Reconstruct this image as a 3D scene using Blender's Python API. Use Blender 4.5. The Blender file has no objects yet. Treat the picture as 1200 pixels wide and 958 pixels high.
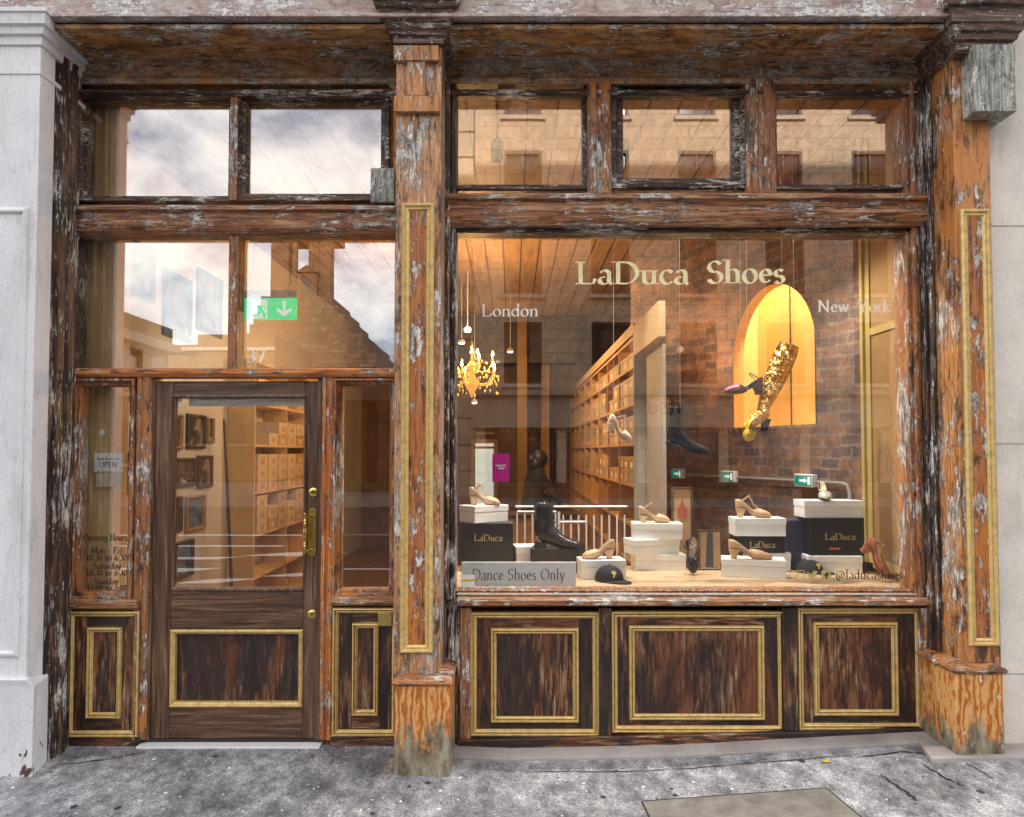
import bpy, bmesh, math, random
from mathutils import Vector, Matrix, Euler
random.seed(7)
PI = math.pi
S = bpy.context.scene
COL = S.collection
# ---------------------------------------------------------------- camera model (pixels of the 1200x958 photograph)
F = 900.0; CX = 600.0; HOR = 530.0; PITCH = math.radians(2.0)
CY = HOR - F*math.tan(PITCH)
CAM = Vector((0, -4.5, 1.69))
def ray(px, py):
    u = (px-CX)/F; v = (CY-py)/F
    return Vector((u, math.cos(PITCH)-v*math.sin(PITCH), math.sin(PITCH)+v*math.cos(PITCH)))
def P(px, py, y):
    r = ray(px, py); return CAM + r*((y-CAM.y)/r.y)
def X(px, y, py=HOR): return P(px, py, y).x
def Z(py, y): return P(CX, py, y).z
def on_plane_x(px, py, x):
    r = ray(px, py); return CAM + r*(x/r.x)
def on_plane_z(px, py, z):
    r = ray(px, py); return CAM + r*((z-CAM.z)/r.z)
YG = 0.05
def R(px, py, dv):           # a real point whose mirror image in the shop glass is seen at that pixel, dv metres off
    p = P(px, py, CAM.y+dv); return Vector((p.x, 2*YG-p.y, p.z))
def RY(dv): return 2*YG-(CAM.y+dv)
def interp(x, xs, ys):
    if x <= xs[0]: return ys[0]
    for i in range(1, len(xs)):
        if x <= xs[i]:
            t = (x-xs[i-1])/(xs[i]-xs[i-1]); return ys[i-1]+(ys[i]-ys[i-1])*t
    return ys[-1]
# ---------------------------------------------------------------- objects
def tag(o, label=None, cat=None, group=None, kind=None):
    if label: o['label'] = label
    if cat: o['category'] = cat
    if group: o['group'] = group
    if kind: o['kind'] = kind
    return o
def thing(name, label, cat, loc=(0,0,0), rot=(0,0,0), group=None, scale=1.0):
    o = bpy.data.objects.new(name, None); COL.objects.link(o)
    o.location = loc; o.rotation_euler = rot; o.scale = (scale,)*3; o.empty_display_size = .1
    return tag(o, label, cat, group)
def origin(o):
    v = Vector((0,0,0))
    while o is not None:
        v = v + o.location; o = o.parent
    return v
class MB:
    def __init__(s): s.v = []; s.f = []
    def add(s, vs, fs, M=None):
        n = len(s.v)
        for v in vs:
            v = Vector(v); s.v.append(M @ v if M else v)
        s.f += [tuple(i+n for i in f) for f in fs]; return s
    def box(s, a, b, M=None):
        (x0,y0,z0),(x1,y1,z1) = a, b
        x0,x1 = min(x0,x1),max(x0,x1); y0,y1 = min(y0,y1),max(y0,y1); z0,z1 = min(z0,z1),max(z0,z1)
        return s.add([(x0,y0,z0),(x1,y0,z0),(x1,y1,z0),(x0,y1,z0),(x0,y0,z1),(x1,y0,z1),(x1,y1,z1),(x0,y1,z1)],
            [(0,3,2,1),(4,5,6,7),(0,1,5,4),(1,2,6,5),(2,3,7,6),(3,0,4,7)], M)
    def bx(s, cx, cy, cz, w, d, h, M=None): return s.box((cx-w/2,cy-d/2,cz-h/2),(cx+w/2,cy+d/2,cz+h/2), M)
    def vprism(s, pts, z0, z1, M=None):          # plan polygon extruded up
        n = len(pts)
        vs = [(x,y,z0) for x,y in pts]+[(x,y,z1) for x,y in pts]
        fs = [tuple(range(n-1,-1,-1)), tuple(range(n,2*n))]+[(i,(i+1)%n,n+(i+1)%n,n+i) for i in range(n)]
        return s.add(vs, fs, M)
    def fprism(s, pts, y0, y1, M=None):          # front-view polygon (x,z) extruded in y
        n = len(pts)
        vs = [(x,y0,z) for x,z in pts]+[(x,y1,z) for x,z in pts]
        fs = [tuple(range(n)), tuple(range(2*n-1,n-1,-1))]+[((i+1)%n,i,n+i,n+(i+1)%n) for i in range(n)]
        return s.add(vs, fs, M)
    def sprism(s, pts, x0, x1, M=None):          # side-view polygon (y,z) extruded in x
        n = len(pts)
        vs = [(x0,y,z) for y,z in pts]+[(x1,y,z) for y,z in pts]
        fs = [tuple(range(n)), tuple(range(2*n-1,n-1,-1))]+[((i+1)%n,i,n+i,n+(i+1)%n) for i in range(n)]
        return s.add(vs, fs, M)
    def loft(s, rings, closed=True, caps=True, M=None):
        n = len(rings[0]); vs = [p for r in rings for p in r]; fs = []
        for k in range(len(rings)-1):
            for i in range(n if closed else n-1):
                j = (i+1) % n
                fs.append((k*n+i, k*n+j, (k+1)*n+j, (k+1)*n+i))
        if caps and closed:
            fs.append(tuple(range(n-1,-1,-1))); fs.append(tuple(range((len(rings)-1)*n, len(rings)*n)))
        return s.add(vs, fs, M)
    def tube(s, path, r, n=8, M=None, flat=1.0):
        path = [Vector(p) for p in path]; rings = []
        up = Vector((0,0,1)); 
        t0 = (path[1]-path[0]).normalized()
        if abs(t0.dot(up)) > .9: up = Vector((1,0,0))
        for i, p in enumerate(path):
            t = (path[min(i+1,len(path)-1)]-path[max(i-1,0)]).normalized()
            a = t.cross(up)
            if a.length < 1e-4: a = t.orthogonal()
            a.normalize(); b = t.cross(a).normalized(); up = b if b.dot(up) > 0 else -b
            b = up; a = b.cross(t).normalized()
            rr = r[i] if isinstance(r, (list,tuple)) else r
            rings.append([p+a*math.cos(2*PI*k/n)*rr*flat+b*math.sin(2*PI*k/n)*rr for k in range(n)])
        return s.loft(rings, M=M)
    def lathe(s, prof, c=(0,0,0), n=24, M=None, caps=True):
        rings = [[(c[0]+r*math.cos(2*PI*k/n), c[1]+r*math.sin(2*PI*k/n), c[2]+z) for k in range(n)] for r, z in prof]
        return s.loft(rings, caps=caps, M=M)
    def ball(s, c, r, n=10, M=None, sz=1.0):
        return s.lathe([(max(r*math.sin(PI*i/6),1e-4), -r*sz*math.cos(PI*i/6)) for i in range(7)], c, n, M)
    def rect(s, x0, x1, z0, z1, prof, y=0):       # mitred frame; prof = [(inward, y)] closed section
        rings = []
        for cx, cz, sx, sz in ((x0,z0,1,1),(x1,z0,-1,1),(x1,z1,-1,-1),(x0,z1,1,-1),(x0,z0,1,1)):
            rings.append([(cx+sx*a, y+b, cz+sz*a) for a, b in prof])
        return s.loft(rings, caps=False)
    def plan(s, x0, x1, yb, yf, prof):            # moulding round the three visible sides of a block; prof = [(out, z)]
        rings = [[(x0-a,yb,z) for a,z in prof],[(x0-a,yf-a,z) for a,z in prof],[(x1+a,yf-a,z) for a,z in prof],[(x1+a,yb,z) for a,z in prof]]
        n = len(prof)
        s.loft(rings, closed=False, caps=False)
        b = len(s.v)-4*n
        s.f.append((b, b+n, b+2*n, b+3*n)); s.f.append((b+n-1, b+4*n-1, b+3*n-1, b+2*n-1))
        return s
    def build(s, name, mat, parent=None, local=False, smooth=40, bevel=0, sub=0, label=None, mats=None):
        off = Vector((0,0,0)) if (local or parent is None) else origin(parent)
        me = bpy.data.meshes.new(name)
        me.from_pydata([tuple(v-off) for v in s.v], [], s.f)
        bm = bmesh.new(); bm.from_mesh(me); bmesh.ops.recalc_face_normals(bm, faces=bm.faces); bm.to_mesh(me); bm.free()
        if smooth:
            me.polygons.foreach_set('use_smooth', [True]*len(me.polygons))
            try: me.set_sharp_from_angle(angle=math.radians(smooth))
            except Exception: pass
        for m in (mats or [mat]): me.materials.append(m)
        me.update()
        o = bpy.data.objects.new(name, me); COL.objects.link(o)
        if parent is not None: o.parent = parent
        if bevel:
            m = o.modifiers.new('bev', 'BEVEL'); m.width = bevel; m.segments = 2; m.limit_method = 'ANGLE'; m.angle_limit = math.radians(40)
        if sub:
            m = o.modifiers.new('sub', 'SUBSURF'); m.levels = sub; m.render_levels = sub
        if label: o['label'] = label
        return o
def copy_tree(o, parent=None):
    c = o.copy(); COL.objects.link(c); c.parent = parent
    for ch in list(KIDS.get(o.name, [])) or [x for x in o.children]:
        copy_tree(ch, c)
    return c
KIDS = {}
# ---------------------------------------------------------------- materials
def new_mat(name):
    m = bpy.data.materials.new(name); m.use_nodes = True
    nt = m.node_tree; b = nt.nodes['Principled BSDF']; return m, nt, b
def N(nt, t, **kw):
    n = nt.nodes.new(t)
    for k, v in kw.items():
        if k in n.inputs: n.inputs[k].default_value = v
        else: setattr(n, k, v)
    return n
def coords(nt, scale=(1,1,1), loc=(0,0,0), rot=(0,0,0)):
    tc = N(nt, 'ShaderNodeTexCoord'); mp = N(nt, 'ShaderNodeMapping')
    mp.inputs['Scale'].default_value = scale; mp.inputs['Location'].default_value = loc; mp.inputs['Rotation'].default_value = rot
    nt.links.new(tc.outputs['Object'], mp.inputs['Vector']); return mp.outputs['Vector']
def noise(nt, vec, scale, detail=4, rough=.55, dist=0):
    n = N(nt, 'ShaderNodeTexNoise'); n.inputs['Scale'].default_value = scale; n.inputs['Detail'].default_value = detail
    n.inputs['Roughness'].default_value = rough; n.inputs['Distortion'].default_value = dist
    nt.links.new(vec, n.inputs['Vector']); return n.outputs['Fac']
def ramp(nt, fac, stops, const=False):
    r = N(nt, 'ShaderNodeValToRGB'); cr = r.color_ramp
    if const: cr.interpolation = 'CONSTANT'
    while len(cr.elements) < len(stops): cr.elements.new(.5)
    for e, (p, c) in zip(cr.elements, stops):
        e.position = p; e.color = (c,c,c,1) if isinstance(c, (int,float)) else (*c, 1)
    nt.links.new(fac, r.inputs['Fac']); return r.outputs['Color']
def mix(nt, a, b, fac, mode='MIX'):
    m = N(nt, 'ShaderNodeMix', data_type='RGBA', blend_type=mode)
    for sock, val in ((m.inputs[0], fac), (m.inputs[6], a), (m.inputs[7], b)):
        if isinstance(val, (int,float)): sock.default_value = val
        elif isinstance(val, tuple): sock.default_value = (*val, 1)
        else: nt.links.new(val, sock)
    return m.outputs[2]
def bump(nt, b, h, strength=.4, dist=.01):
    n = N(nt, 'ShaderNodeBump'); n.inputs['Strength'].default_value = strength; n.inputs['Distance'].default_value = dist
    nt.links.new(h, n.inputs['Height']); nt.links.new(n.outputs['Normal'], b.inputs['Normal']); return n
def wood(name, stops, axis='Z', grain=22, flake=.6, flakes=((.34,(.10,.095,.095)),(.46,(.44,.42,.38)),(.6,(.82,.80,.75))), seed=0, rough=.5,
         fsc=9, stretch=.3, dark=.5, darkc=(.018,.012,.012), b=.5, gs=.07, orange=None):
    """weathered timber: grain along the axis, torn patches of old paint, dark ingrained dirt, dark primer and shadow rims"""
    m, nt, p = new_mat(name)
    st = {'Z': (1,1,gs), 'X': (gs,1,1)}[axis]; sf = {'Z': (1,1,stretch), 'X': (stretch,1,1)}[axis]
    stops = [(.5+(q-.5)*.68, c_) for q, c_ in stops]
    g = noise(nt, coords(nt, st, (seed*3.1,seed,seed*1.7)), grain*2.2, 6, .65, .6)
    col = ramp(nt, g, stops)
    big = noise(nt, coords(nt, sf, (seed,2*seed,5)), 4.0, 4, .6, .3)
    if orange:
        col = mix(nt, col, orange, ramp(nt, big, [(.5,0),(.62,.8)]))
    d = noise(nt, coords(nt, sf, (7+seed,3,seed)), fsc*1.3, 8, .72, .5)
    col = mix(nt, col, darkc, ramp(nt, d, [(max(.0,.72-.25*dark),0),(max(.02,.80-.25*dark),.85)]))
    fl = noise(nt, coords(nt, sf, (seed*2.3,11,seed)), fsc*4.6, 10, .72, .2)
    thr = .598-.078*flake
    # two scales: where paint survives at all, and how it breaks up
    large = noise(nt, coords(nt, (1,1,.6) if axis == 'Z' else (.6,1,1), (seed,seed,19)), 4.2, 4)
    def both_(x, k=.7):
        a = N(nt, 'ShaderNodeMath', operation='MULTIPLY_ADD'); nt.links.new(x, a.inputs[0]); a.inputs[1].default_value = k
        a2 = N(nt, 'ShaderNodeMath', operation='MULTIPLY'); nt.links.new(large, a2.inputs[0]); a2.inputs[1].default_value = 1.02-k
        nt.links.new(a2.outputs[0], a.inputs[2]); return a.outputs[0]
    av = both_(fl)
    mask = ramp(nt, av, [(thr,0),(thr+.012,1)])
    fc = ramp(nt, noise(nt, coords(nt, (1,1,.6), (seed,4,9)), 16, 6, .7), list(flakes))
    fc = mix(nt, fc, ramp(nt, noise(nt, coords(nt, loc=(seed,1,2)), 55, 4, .7), [(.35,.6),(.6,1.1)]), .8, 'MULTIPLY')
    if flake > 0:
        col = mix(nt, col, darkc, ramp(nt, av, [(thr-.028,0),(thr-.004,.75)]))  # dark rim round flakes: primer plus edge shadow put into the colour
        col = mix(nt, col, fc, mask)
        stk = {'Z': (1,1,.13), 'X': (.13,1,1)}[axis]
        sv = both_(noise(nt, coords(nt, stk, (seed,7,seed*1.3)), 75, 5, .65), .62)
        sm_ = ramp(nt, sv, [(thr+.018,0),(thr+.03,.9)])
        col = mix(nt, col, fc, sm_)
        dv_ = noise(nt, coords(nt, stk, (seed+3,2,seed)), 60, 5, .65)
        col = mix(nt, col, darkc, ramp(nt, dv_, [(.60,0),(.63,.8)]))
    nt.links.new(col, p.inputs['Base Color']); p.inputs['Roughness'].default_value = rough
    h = N(nt, 'ShaderNodeMath', operation='MULTIPLY_ADD'); nt.links.new(mask, h.inputs[0]); h.inputs[1].default_value = .5
    nt.links.new(g, h.inputs[2])
    bump(nt, p, h.outputs[0], b, .012)
    return m
def plain(name, c, rough=.5, metal=0, var=.12, sc=12, b=.1, seed=0, spec=None, emit=None, es=0):
    m, nt, p = new_mat(name)
    f = noise(nt, coords(nt, loc=(seed,seed,seed)), sc, 6, .6)
    c0 = tuple(max(0,x*(1-var)) for x in c); c1 = tuple(min(1,x*(1+var)) for x in c)
    nt.links.new(ramp(nt, f, [(.3,c0),(.7,c1)]), p.inputs['Base Color'])
    p.inputs['Roughness'].default_value = rough; p.inputs['Metallic'].default_value = metal
    if b: bump(nt, p, noise(nt, coords(nt, loc=(seed,seed,3)), sc*5, 4), b, .003)
    if emit: p.inputs['Emission Color'].default_value = (*emit,1); p.inputs['Emission Strength'].default_value = es
    return m
OR=(.60,.23,.055); RB=(.30,.11,.04); BR=(.12,.055,.03); DK=(.045,.024,.016); TAN=(.52,.30,.14)
W = {}
for ax in 'ZX':
    W['worn'+ax] = wood('worn_paint_wood_'+ax, [(.3,DK),(.42,RB),(.52,(.36,.15,.06)),(.62,RB),(.75,TAN)], ax, flake=.5, dark=.75, seed=1, orange=OR)
    W['black'+ax] = wood('black_stripped_wood_'+ax, [(.3,(.012,.01,.01)),(.45,(.05,.03,.025)),(.56,(.13,.06,.035)),(.7,(.3,.17,.09))], ax, flake=.45, dark=1.0, seed=4, fsc=12, stretch=.16)
    W['rail'+ax] = wood('reddish_worn_rail_'+ax, [(.3,(.08,.035,.02)),(.45,(.30,.12,.05)),(.58,(.42,.2,.09)),(.7,(.56,.35,.2))], ax, flake=.5, dark=.55, seed=7, stretch=.25)
    W['orange'+ax] = wood('bare_orange_wood_'+ax, [(.3,(.28,.07,.02)),(.45,(.5,.15,.03)),(.6,(.62,.22,.05)),(.72,(.66,.36,.14))], ax, flake=.42, dark=.35, seed=9, stretch=.3)
    W['door'+ax] = wood('dark_oiled_wood_'+ax, [(.25,(.03,.016,.01)),(.45,(.085,.042,.022)),(.6,(.15,.08,.045)),(.78,(.27,.18,.12))], ax, flake=0, dark=.2, seed=12, rough=.36, b=.25, gs=.045)
    W['panel'+ax] = wood('brown_streaked_panel_'+ax, [(.28,(.012,.008,.006)),(.42,(.05,.02,.012)),(.52,(.17,.065,.025)),(.62,(.26,.14,.07)),(.72,(.4,.32,.22))], ax, flake=0, dark=1.05, seed=15, rough=.4, b=.35, gs=.1, fsc=3.2, orange=(.16,.05,.02))
W['pil'] = wood('pinkish_pilaster_wood', [(.3,(.24,.09,.04)),(.45,(.48,.22,.09)),(.6,(.58,.33,.17)),(.72,(.62,.46,.33))], 'Z', flake=.55, dark=.8, seed=21, stretch=.3, fsc=7)
W['pilr'] = wood('orange_pilaster_wood', [(.3,(.24,.08,.03)),(.45,(.5,.2,.06)),(.6,(.58,.27,.09)),(.75,(.56,.37,.2))], 'Z', flake=.48, dark=.85, seed=23, stretch=.35, fsc=6, orange=OR)
W['inlay'] = wood('mottled_inlay_wood', [(.3,(.07,.03,.02)),(.45,(.36,.11,.03)),(.6,(.5,.18,.04)),(.72,(.34,.25,.19))], 'Z', flake=.52, dark=.65, seed=25, stretch=.4, fsc=7, orange=(.6,.2,.03))
W['fascia'] = wood('mottled_brown_fascia', [(.25,(.12,.06,.03)),(.45,(.36,.2,.1)),(.6,(.48,.31,.18)),(.75,(.6,.46,.33))], 'X', grain=8, flake=.68, dark=.5, seed=30, stretch=.7, fsc=5, gs=.4, orange=(.42,.17,.05), flakes=((.3,(.2,.19,.18)),(.5,(.4,.38,.34)),(.7,(.62,.6,.56))))
W['soffit'] = wood('dark_brown_soffit', [(.25,(.12,.05,.02)),(.45,(.42,.2,.07)),(.6,(.55,.31,.12)),(.75,(.62,.44,.25))], 'X', grain=8, flake=.62, dark=.75, seed=33, stretch=.6, fsc=4, gs=.4)
W['lintel'] = wood('pale_flaking_lintel', [(.25,(.25,.16,.14)),(.45,(.44,.31,.27)),(.6,(.5,.42,.38)),(.75,(.6,.56,.54))], 'X', grain=8, flake=.82, dark=.4, darkc=(.13,.12,.14), seed=36, stretch=.8, fsc=7, gs=.5, flakes=((.3,(.42,.42,.42)),(.5,(.72,.7,.68)),(.7,(.85,.84,.82))))
W['cap'] = wood('dark_flaking_capital', [(.25,(.03,.022,.02)),(.45,(.1,.06,.045)),(.6,(.2,.11,.08)),(.75,(.4,.3,.24))], 'X', flake=.52, dark=.8, seed=40, stretch=.5, fsc=9)
W['block'] = wood('lichen_grey_block', [(.25,(.08,.075,.07)),(.45,(.25,.26,.22)),(.6,(.4,.42,.36)),(.75,(.55,.55,.5))], 'Z', flake=.72, dark=.75, darkc=(.05,.045,.06), seed=44, stretch=.45, fsc=8, flakes=((.3,(.3,.33,.27)),(.5,(.55,.56,.5)),(.7,(.78,.78,.76))))
def plinth_mat():
    m, nt, p = new_mat('orange_plinth_wood')
    v = coords(nt, (1,1,.35))
    w = N(nt, 'ShaderNodeTexWave', wave_type='BANDS', bands_direction='X'); nt.links.new(v, w.inputs['Vector'])
    for k, q in (('Scale',8.5),('Distortion',11),('Detail',5),('Detail Scale',2.2),('Detail Roughness',.6)): w.inputs[k].default_value = q
    col = ramp(nt, w.outputs['Fac'], [(.1,(.4,.12,.02)),(.35,(.62,.22,.04)),(.6,(.66,.27,.07)),(.85,(.68,.38,.14))])
    tc = N(nt, 'ShaderNodeTexCoord'); sp = N(nt, 'ShaderNodeSeparateXYZ'); nt.links.new(tc.outputs['Object'], sp.inputs[0])
    a = N(nt, 'ShaderNodeMath', operation='MULTIPLY_ADD'); nt.links.new(noise(nt, coords(nt,(1,1,.45)), 9, 10, .75), a.inputs[0]); a.inputs[1].default_value = -.9; ao = N(nt, 'ShaderNodeMath', operation='ADD'); nt.links.new(sp.outputs['Z'], ao.inputs[0]); ao.inputs[1].default_value = .5; nt.links.new(ao.outputs[0], a.inputs[2])
    # bare damp-stained foot: grey green where splashes reach
    stain = ramp(nt, a.outputs[0], [(.21,1),(.30,0)])
    g = ramp(nt, noise(nt, coords(nt, (1,1,.4)), 16, 8, .7), [(.35,(.05,.04,.025)),(.5,(.24,.2,.13)),(.65,(.42,.38,.28))])
    col = mix(nt, col, g, stain)
    fl = ramp(nt, noise(nt, coords(nt, (1,1,.5),(4,4,4)), 24, 8, .7), [(.64,0),(.67,1)])
    col = mix(nt, col, (.75,.68,.58), fl)
    ds = ramp(nt, noise(nt, coords(nt, loc=(9,4,4)), 13, 3, .5), [(.70,0),(.73,1)])
    col = mix(nt, col, (.02,.015,.01), ds)
    nt.links.new(col, p.inputs['Base Color']); p.inputs['Roughness'].default_value = .45
    bump(nt, p, w.outputs['Fac'], .3, .006); return m
W['plinth'] = plinth_mat()
def gold_mat(name, c=(.70,.50,.19)):
    m, nt, p = new_mat(name)
    f = noise(nt, coords(nt), 26, 8, .7)
    col = ramp(nt, f, [(.3,tuple(x*.65 for x in c)),(.5,c),(.7,tuple(min(1,x*1.25) for x in c))])
    ch = ramp(nt, noise(nt, coords(nt, loc=(5,5,5)), 30, 6, .75), [(.66,0),(.68,1)])
    col = mix(nt, col, (.62,.58,.5), ch)
    ch = ramp(nt, noise(nt, coords(nt, loc=(8,5,1)), 22, 6, .75), [(.68,0),(.7,1)])
    col = mix(nt, col, (.1,.05,.02), ch)
    nt.links.new(col, p.inputs['Base Color']); p.inputs['Metallic'].default_value = .25; p.inputs['Roughness'].default_value = .38
    bump(nt, p, f, .25, .003); return m
GOLD = gold_mat('gold_paint')
BRASS = plain('brass', (.62,.45,.14), .25, 1, .15, 20, .08)
def white_pier_mat(name, base, chips=True, seed=0, mott=.06):
    m, nt, p = new_mat(name)
    col = ramp(nt, noise(nt, coords(nt, loc=(seed,0,0)), 2.5, 8, .65), [(.3,tuple(x*(1-mott*2) for x in base)),(.6,base)])
    sp = ramp(nt, noise(nt, coords(nt, loc=(seed,3,0)), 90, 3, .6), [(.35,.86),(.6,1.0)])
    col = mix(nt, col, sp, .8, 'MULTIPLY')
    gr = ramp(nt, noise(nt, coords(nt, (1,1,.25), (seed,9,0)), 5, 8, .7), [(.55,0),(.75,.45)])
    col = mix(nt, col, (.3,.29,.26), gr)
    if chips:
        tc = N(nt, 'ShaderNodeTexCoord'); s = N(nt, 'ShaderNodeSeparateXYZ'); nt.links.new(tc.outputs['Object'], s.inputs[0])
        a = N(nt, 'ShaderNodeMath', operation='MULTIPLY_ADD'); nt.links.new(s.outputs['Z'], a.inputs[0]); a.inputs[1].default_value = -.35
        nt.links.new(noise(nt, coords(nt, (1,1,.6), (2,2,2)), 7, 8, .62), a.inputs[2])
        col = mix(nt, col, (.1,.045,.04), ramp(nt, a.outputs[0], [(.565,0),(.575,1)]))
        cr = ramp(nt, noise(nt, coords(nt, (3,3,.5), (2,6,2)), 4, 8, .6, .5), [(.49,0),(.5,.35),(.51,0)])
        col = mix(nt, col, (.3,.28,.27), cr)
    nt.links.new(col, p.inputs['Base Color']); p.inputs['Roughness'].default_value = .6
    bump(nt, p, noise(nt, coords(nt), 60, 5), .25, .004); return m
PIER = white_pier_mat('white_painted_stone', (.80,.80,.83), True, 1)
NEIGH = white_pier_mat('cream_rendered_stone', (.84,.80,.73), False, 5, .1)
def glass_mat(name, refl=.1, tint=(.985,.99,.985)):
    m = bpy.data.materials.new(name); m.use_nodes = True; nt = m.node_tree; nt.nodes.clear()
    out = N(nt, 'ShaderNodeOutputMaterial'); mx = N(nt, 'ShaderNodeMixShader'); t = N(nt, 'ShaderNodeBsdfTransparent'); g = N(nt, 'ShaderNodeBsdfGlossy')
    t.inputs['Color'].default_value = (*tint,1); g.inputs['Roughness'].default_value = 0.0; g.inputs['Color'].default_value = (1,1,1,1)
    lw = N(nt, 'ShaderNodeLayerWeight'); lw.inputs['Blend'].default_value = .5
    pw = N(nt, 'ShaderNodeMath', operation='POWER'); nt.links.new(lw.outputs['Facing'], pw.inputs[0]); pw.inputs[1].default_value = 4.5
    a = N(nt, 'ShaderNodeMath', operation='MULTIPLY_ADD'); nt.links.new(pw.outputs[0], a.inputs[0]); a.inputs[1].default_value = .75; a.inputs[2].default_value = refl; a.use_clamp = True
    bn = N(nt, 'ShaderNodeBump'); bn.inputs['Strength'].default_value = .02; bn.inputs['Distance'].default_value = .01
    nt.links.new(noise(nt, coords(nt), 2.2, 1, .4), bn.inputs['Height']); nt.links.new(bn.outputs['Normal'], g.inputs['Normal'])
    nt.links.new(a.outputs[0], mx.inputs[0]); nt.links.new(t.outputs[0], mx.inputs[1]); nt.links.new(g.outputs[0], mx.inputs[2]); nt.links.new(mx.outputs[0], out.inputs[0])
    return m
GLASS = glass_mat('window_glass', .14); GLASST = glass_mat('transom_glass', .19); GLASSD = glass_mat('display_glass', .165)
WINGLASS = plain('dark_window_glass', (.03,.035,.04), .08, 0, .3, 2, 0)
def pavement_mat():
    m, nt, p = new_mat('worn_pavement_stone')
    rz = (0,0,.6)
    col = ramp(nt, noise(nt, coords(nt, (1,.6,1), rot=rz), 9, 12, .78, .15), [(.32,(.07,.072,.082)),(.43,(.18,.18,.195)),(.52,(.29,.29,.305)),(.64,(.50,.50,.51))])
    col = mix(nt, col, ramp(nt, noise(nt, coords(nt), 1.7, 5, .6, .3), [(.36,.6),(.5,.98),(.64,1.25)]), 1.0, 'MULTIPLY')
    fine = ramp(nt, noise(nt, coords(nt, (1,.7,1), rot=rz), 85, 8, .8), [(.36,.45),(.5,1.0),(.62,1.5)])
    col = mix(nt, col, fine, 1.0, 'MULTIPLY')
    vo = N(nt, 'ShaderNodeTexVoronoi'); vo.inputs['Scale'].default_value = 9; nt.links.new(coords(nt, (1,.8,1)), vo.inputs['Vector'])
    rnd = N(nt, 'ShaderNodeSeparateColor'); nt.links.new(vo.outputs['Color'], rnd.inputs[0])
    def spots(vec_scale, r, keep, c, seed):
        nonlocal col
        v = N(nt, 'ShaderNodeTexVoronoi'); v.inputs['Scale'].default_value = vec_scale; nt.links.new(coords(nt, (1,.75,1), (seed,seed,0)), v.inputs['Vector'])
        s = N(nt, 'ShaderNodeSeparateColor'); nt.links.new(v.outputs['Color'], s.inputs[0])
        a = N(nt, 'ShaderNodeMath', operation='LESS_THAN'); nt.links.new(v.outputs['Distance'], a.inputs[0]); a.inputs[1].default_value = r
        b_ = N(nt, 'ShaderNodeMath', operation='LESS_THAN'); nt.links.new(s.outputs[0], b_.inputs[0]); b_.inputs[1].default_value = keep
        c_ = N(nt, 'ShaderNodeMath', operation='MULTIPLY'); nt.links.new(a.outputs[0], c_.inputs[0]); nt.links.new(b_.outputs[0], c_.inputs[1])
        col = mix(nt, col, c, c_.outputs[0])
    spots(9, .16, .35, (.05,.05,.06), 1); spots(11, .10, .35, (.78,.76,.76), 5); spots(22, .12, .25, (.7,.69,.7), 9); spots(17, .13, .25, (.07,.07,.08), 3)
    nt.links.new(col, p.inputs['Base Color']); p.inputs['Roughness'].default_value = .5
    bump(nt, p, noise(nt, coords(nt), 50, 6, .7), .4, .006); return m
PAVE = pavement_mat()
KERB = white_pier_mat('pale_kerb_stone', (.42,.38,.36), False, 8, .25)
ASPH = plain('asphalt', (.035,.033,.032), .95, 0, .3, 8, .3); ASPH.node_tree.nodes['Principled BSDF'].inputs['Specular IOR Level'].default_value = .1
PAINTW = plain('road_paint', (.7,.7,.68), .6, 0, .1)
def brickmat(name, c1, c2, mortar, sc=1.0, bw=.22, bh=.072, grime=.5, seed=0, ms=.012, plane='XZ', wob=0):
    m, nt, p = new_mat(name)
    tc = N(nt, 'ShaderNodeTexCoord'); s = N(nt, 'ShaderNodeSeparateXYZ'); nt.links.new(tc.outputs['Object'], s.inputs[0])
    cb = N(nt, 'ShaderNodeCombineXYZ'); nt.links.new(s.outputs[{'X':0,'Y':1}[plane[0]]], cb.inputs[0]); nt.links.new(s.outputs[2], cb.inputs[1])
    br = N(nt, 'ShaderNodeTexBrick'); vin = cb.outputs[0]
    if wob:
        nn = N(nt, 'ShaderNodeTexNoise'); nn.inputs['Scale'].default_value = 5; nn.inputs['Detail'].default_value = 3; nt.links.new(cb.outputs[0], nn.inputs['Vector'])
        vm = N(nt, 'ShaderNodeVectorMath', operation='MULTIPLY_ADD'); nt.links.new(nn.outputs['Color'], vm.inputs[0]); vm.inputs[1].default_value = (wob*3,wob*1.3,0); nt.links.new(cb.outputs[0], vm.inputs[2]); vin = vm.outputs[0]
    nt.links.new(vin, br.inputs['Vector'])
    br.inputs['Scale'].default_value = sc; br.inputs['Brick Width'].default_value = bw; br.inputs['Row Height'].default_value = bh; br.inputs['Mortar Size'].default_value = ms
    br.inputs['Mortar Smooth'].default_value = .3; br.inputs['Bias'].default_value = 0
    br.inputs['Color1'].default_value = (*c1,1); br.inputs['Color2'].default_value = (*c2,1); br.inputs['Mortar'].default_value = (*mortar,1)
    g = ramp(nt, noise(nt, coords(nt, loc=(seed,0,0)), 3.5, 8, .7), [(.3,1-grime),(.65,1.25)])
    col = mix(nt, br.outputs['Color'], g, 1.0, 'MULTIPLY')
    col = mix(nt, col, ramp(nt, noise(nt, coords(nt, loc=(seed,5,0)), 25, 6, .7), [(.3,.6),(.7,1.3)]), 1.0, 'MULTIPLY')
    nt.links.new(col, p.inputs['Base Color']); p.inputs['Roughness'].default_value = .8
    bump(nt, p, br.outputs['Fac'], -.6, .01); return m
BRICKIN = brickmat('old_purple_brown_brick', (.33,.16,.09), (.12,.085,.085), (.26,.19,.14), bw=.21, bh=.08, grime=.8, ms=.010, wob=.045)
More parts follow.
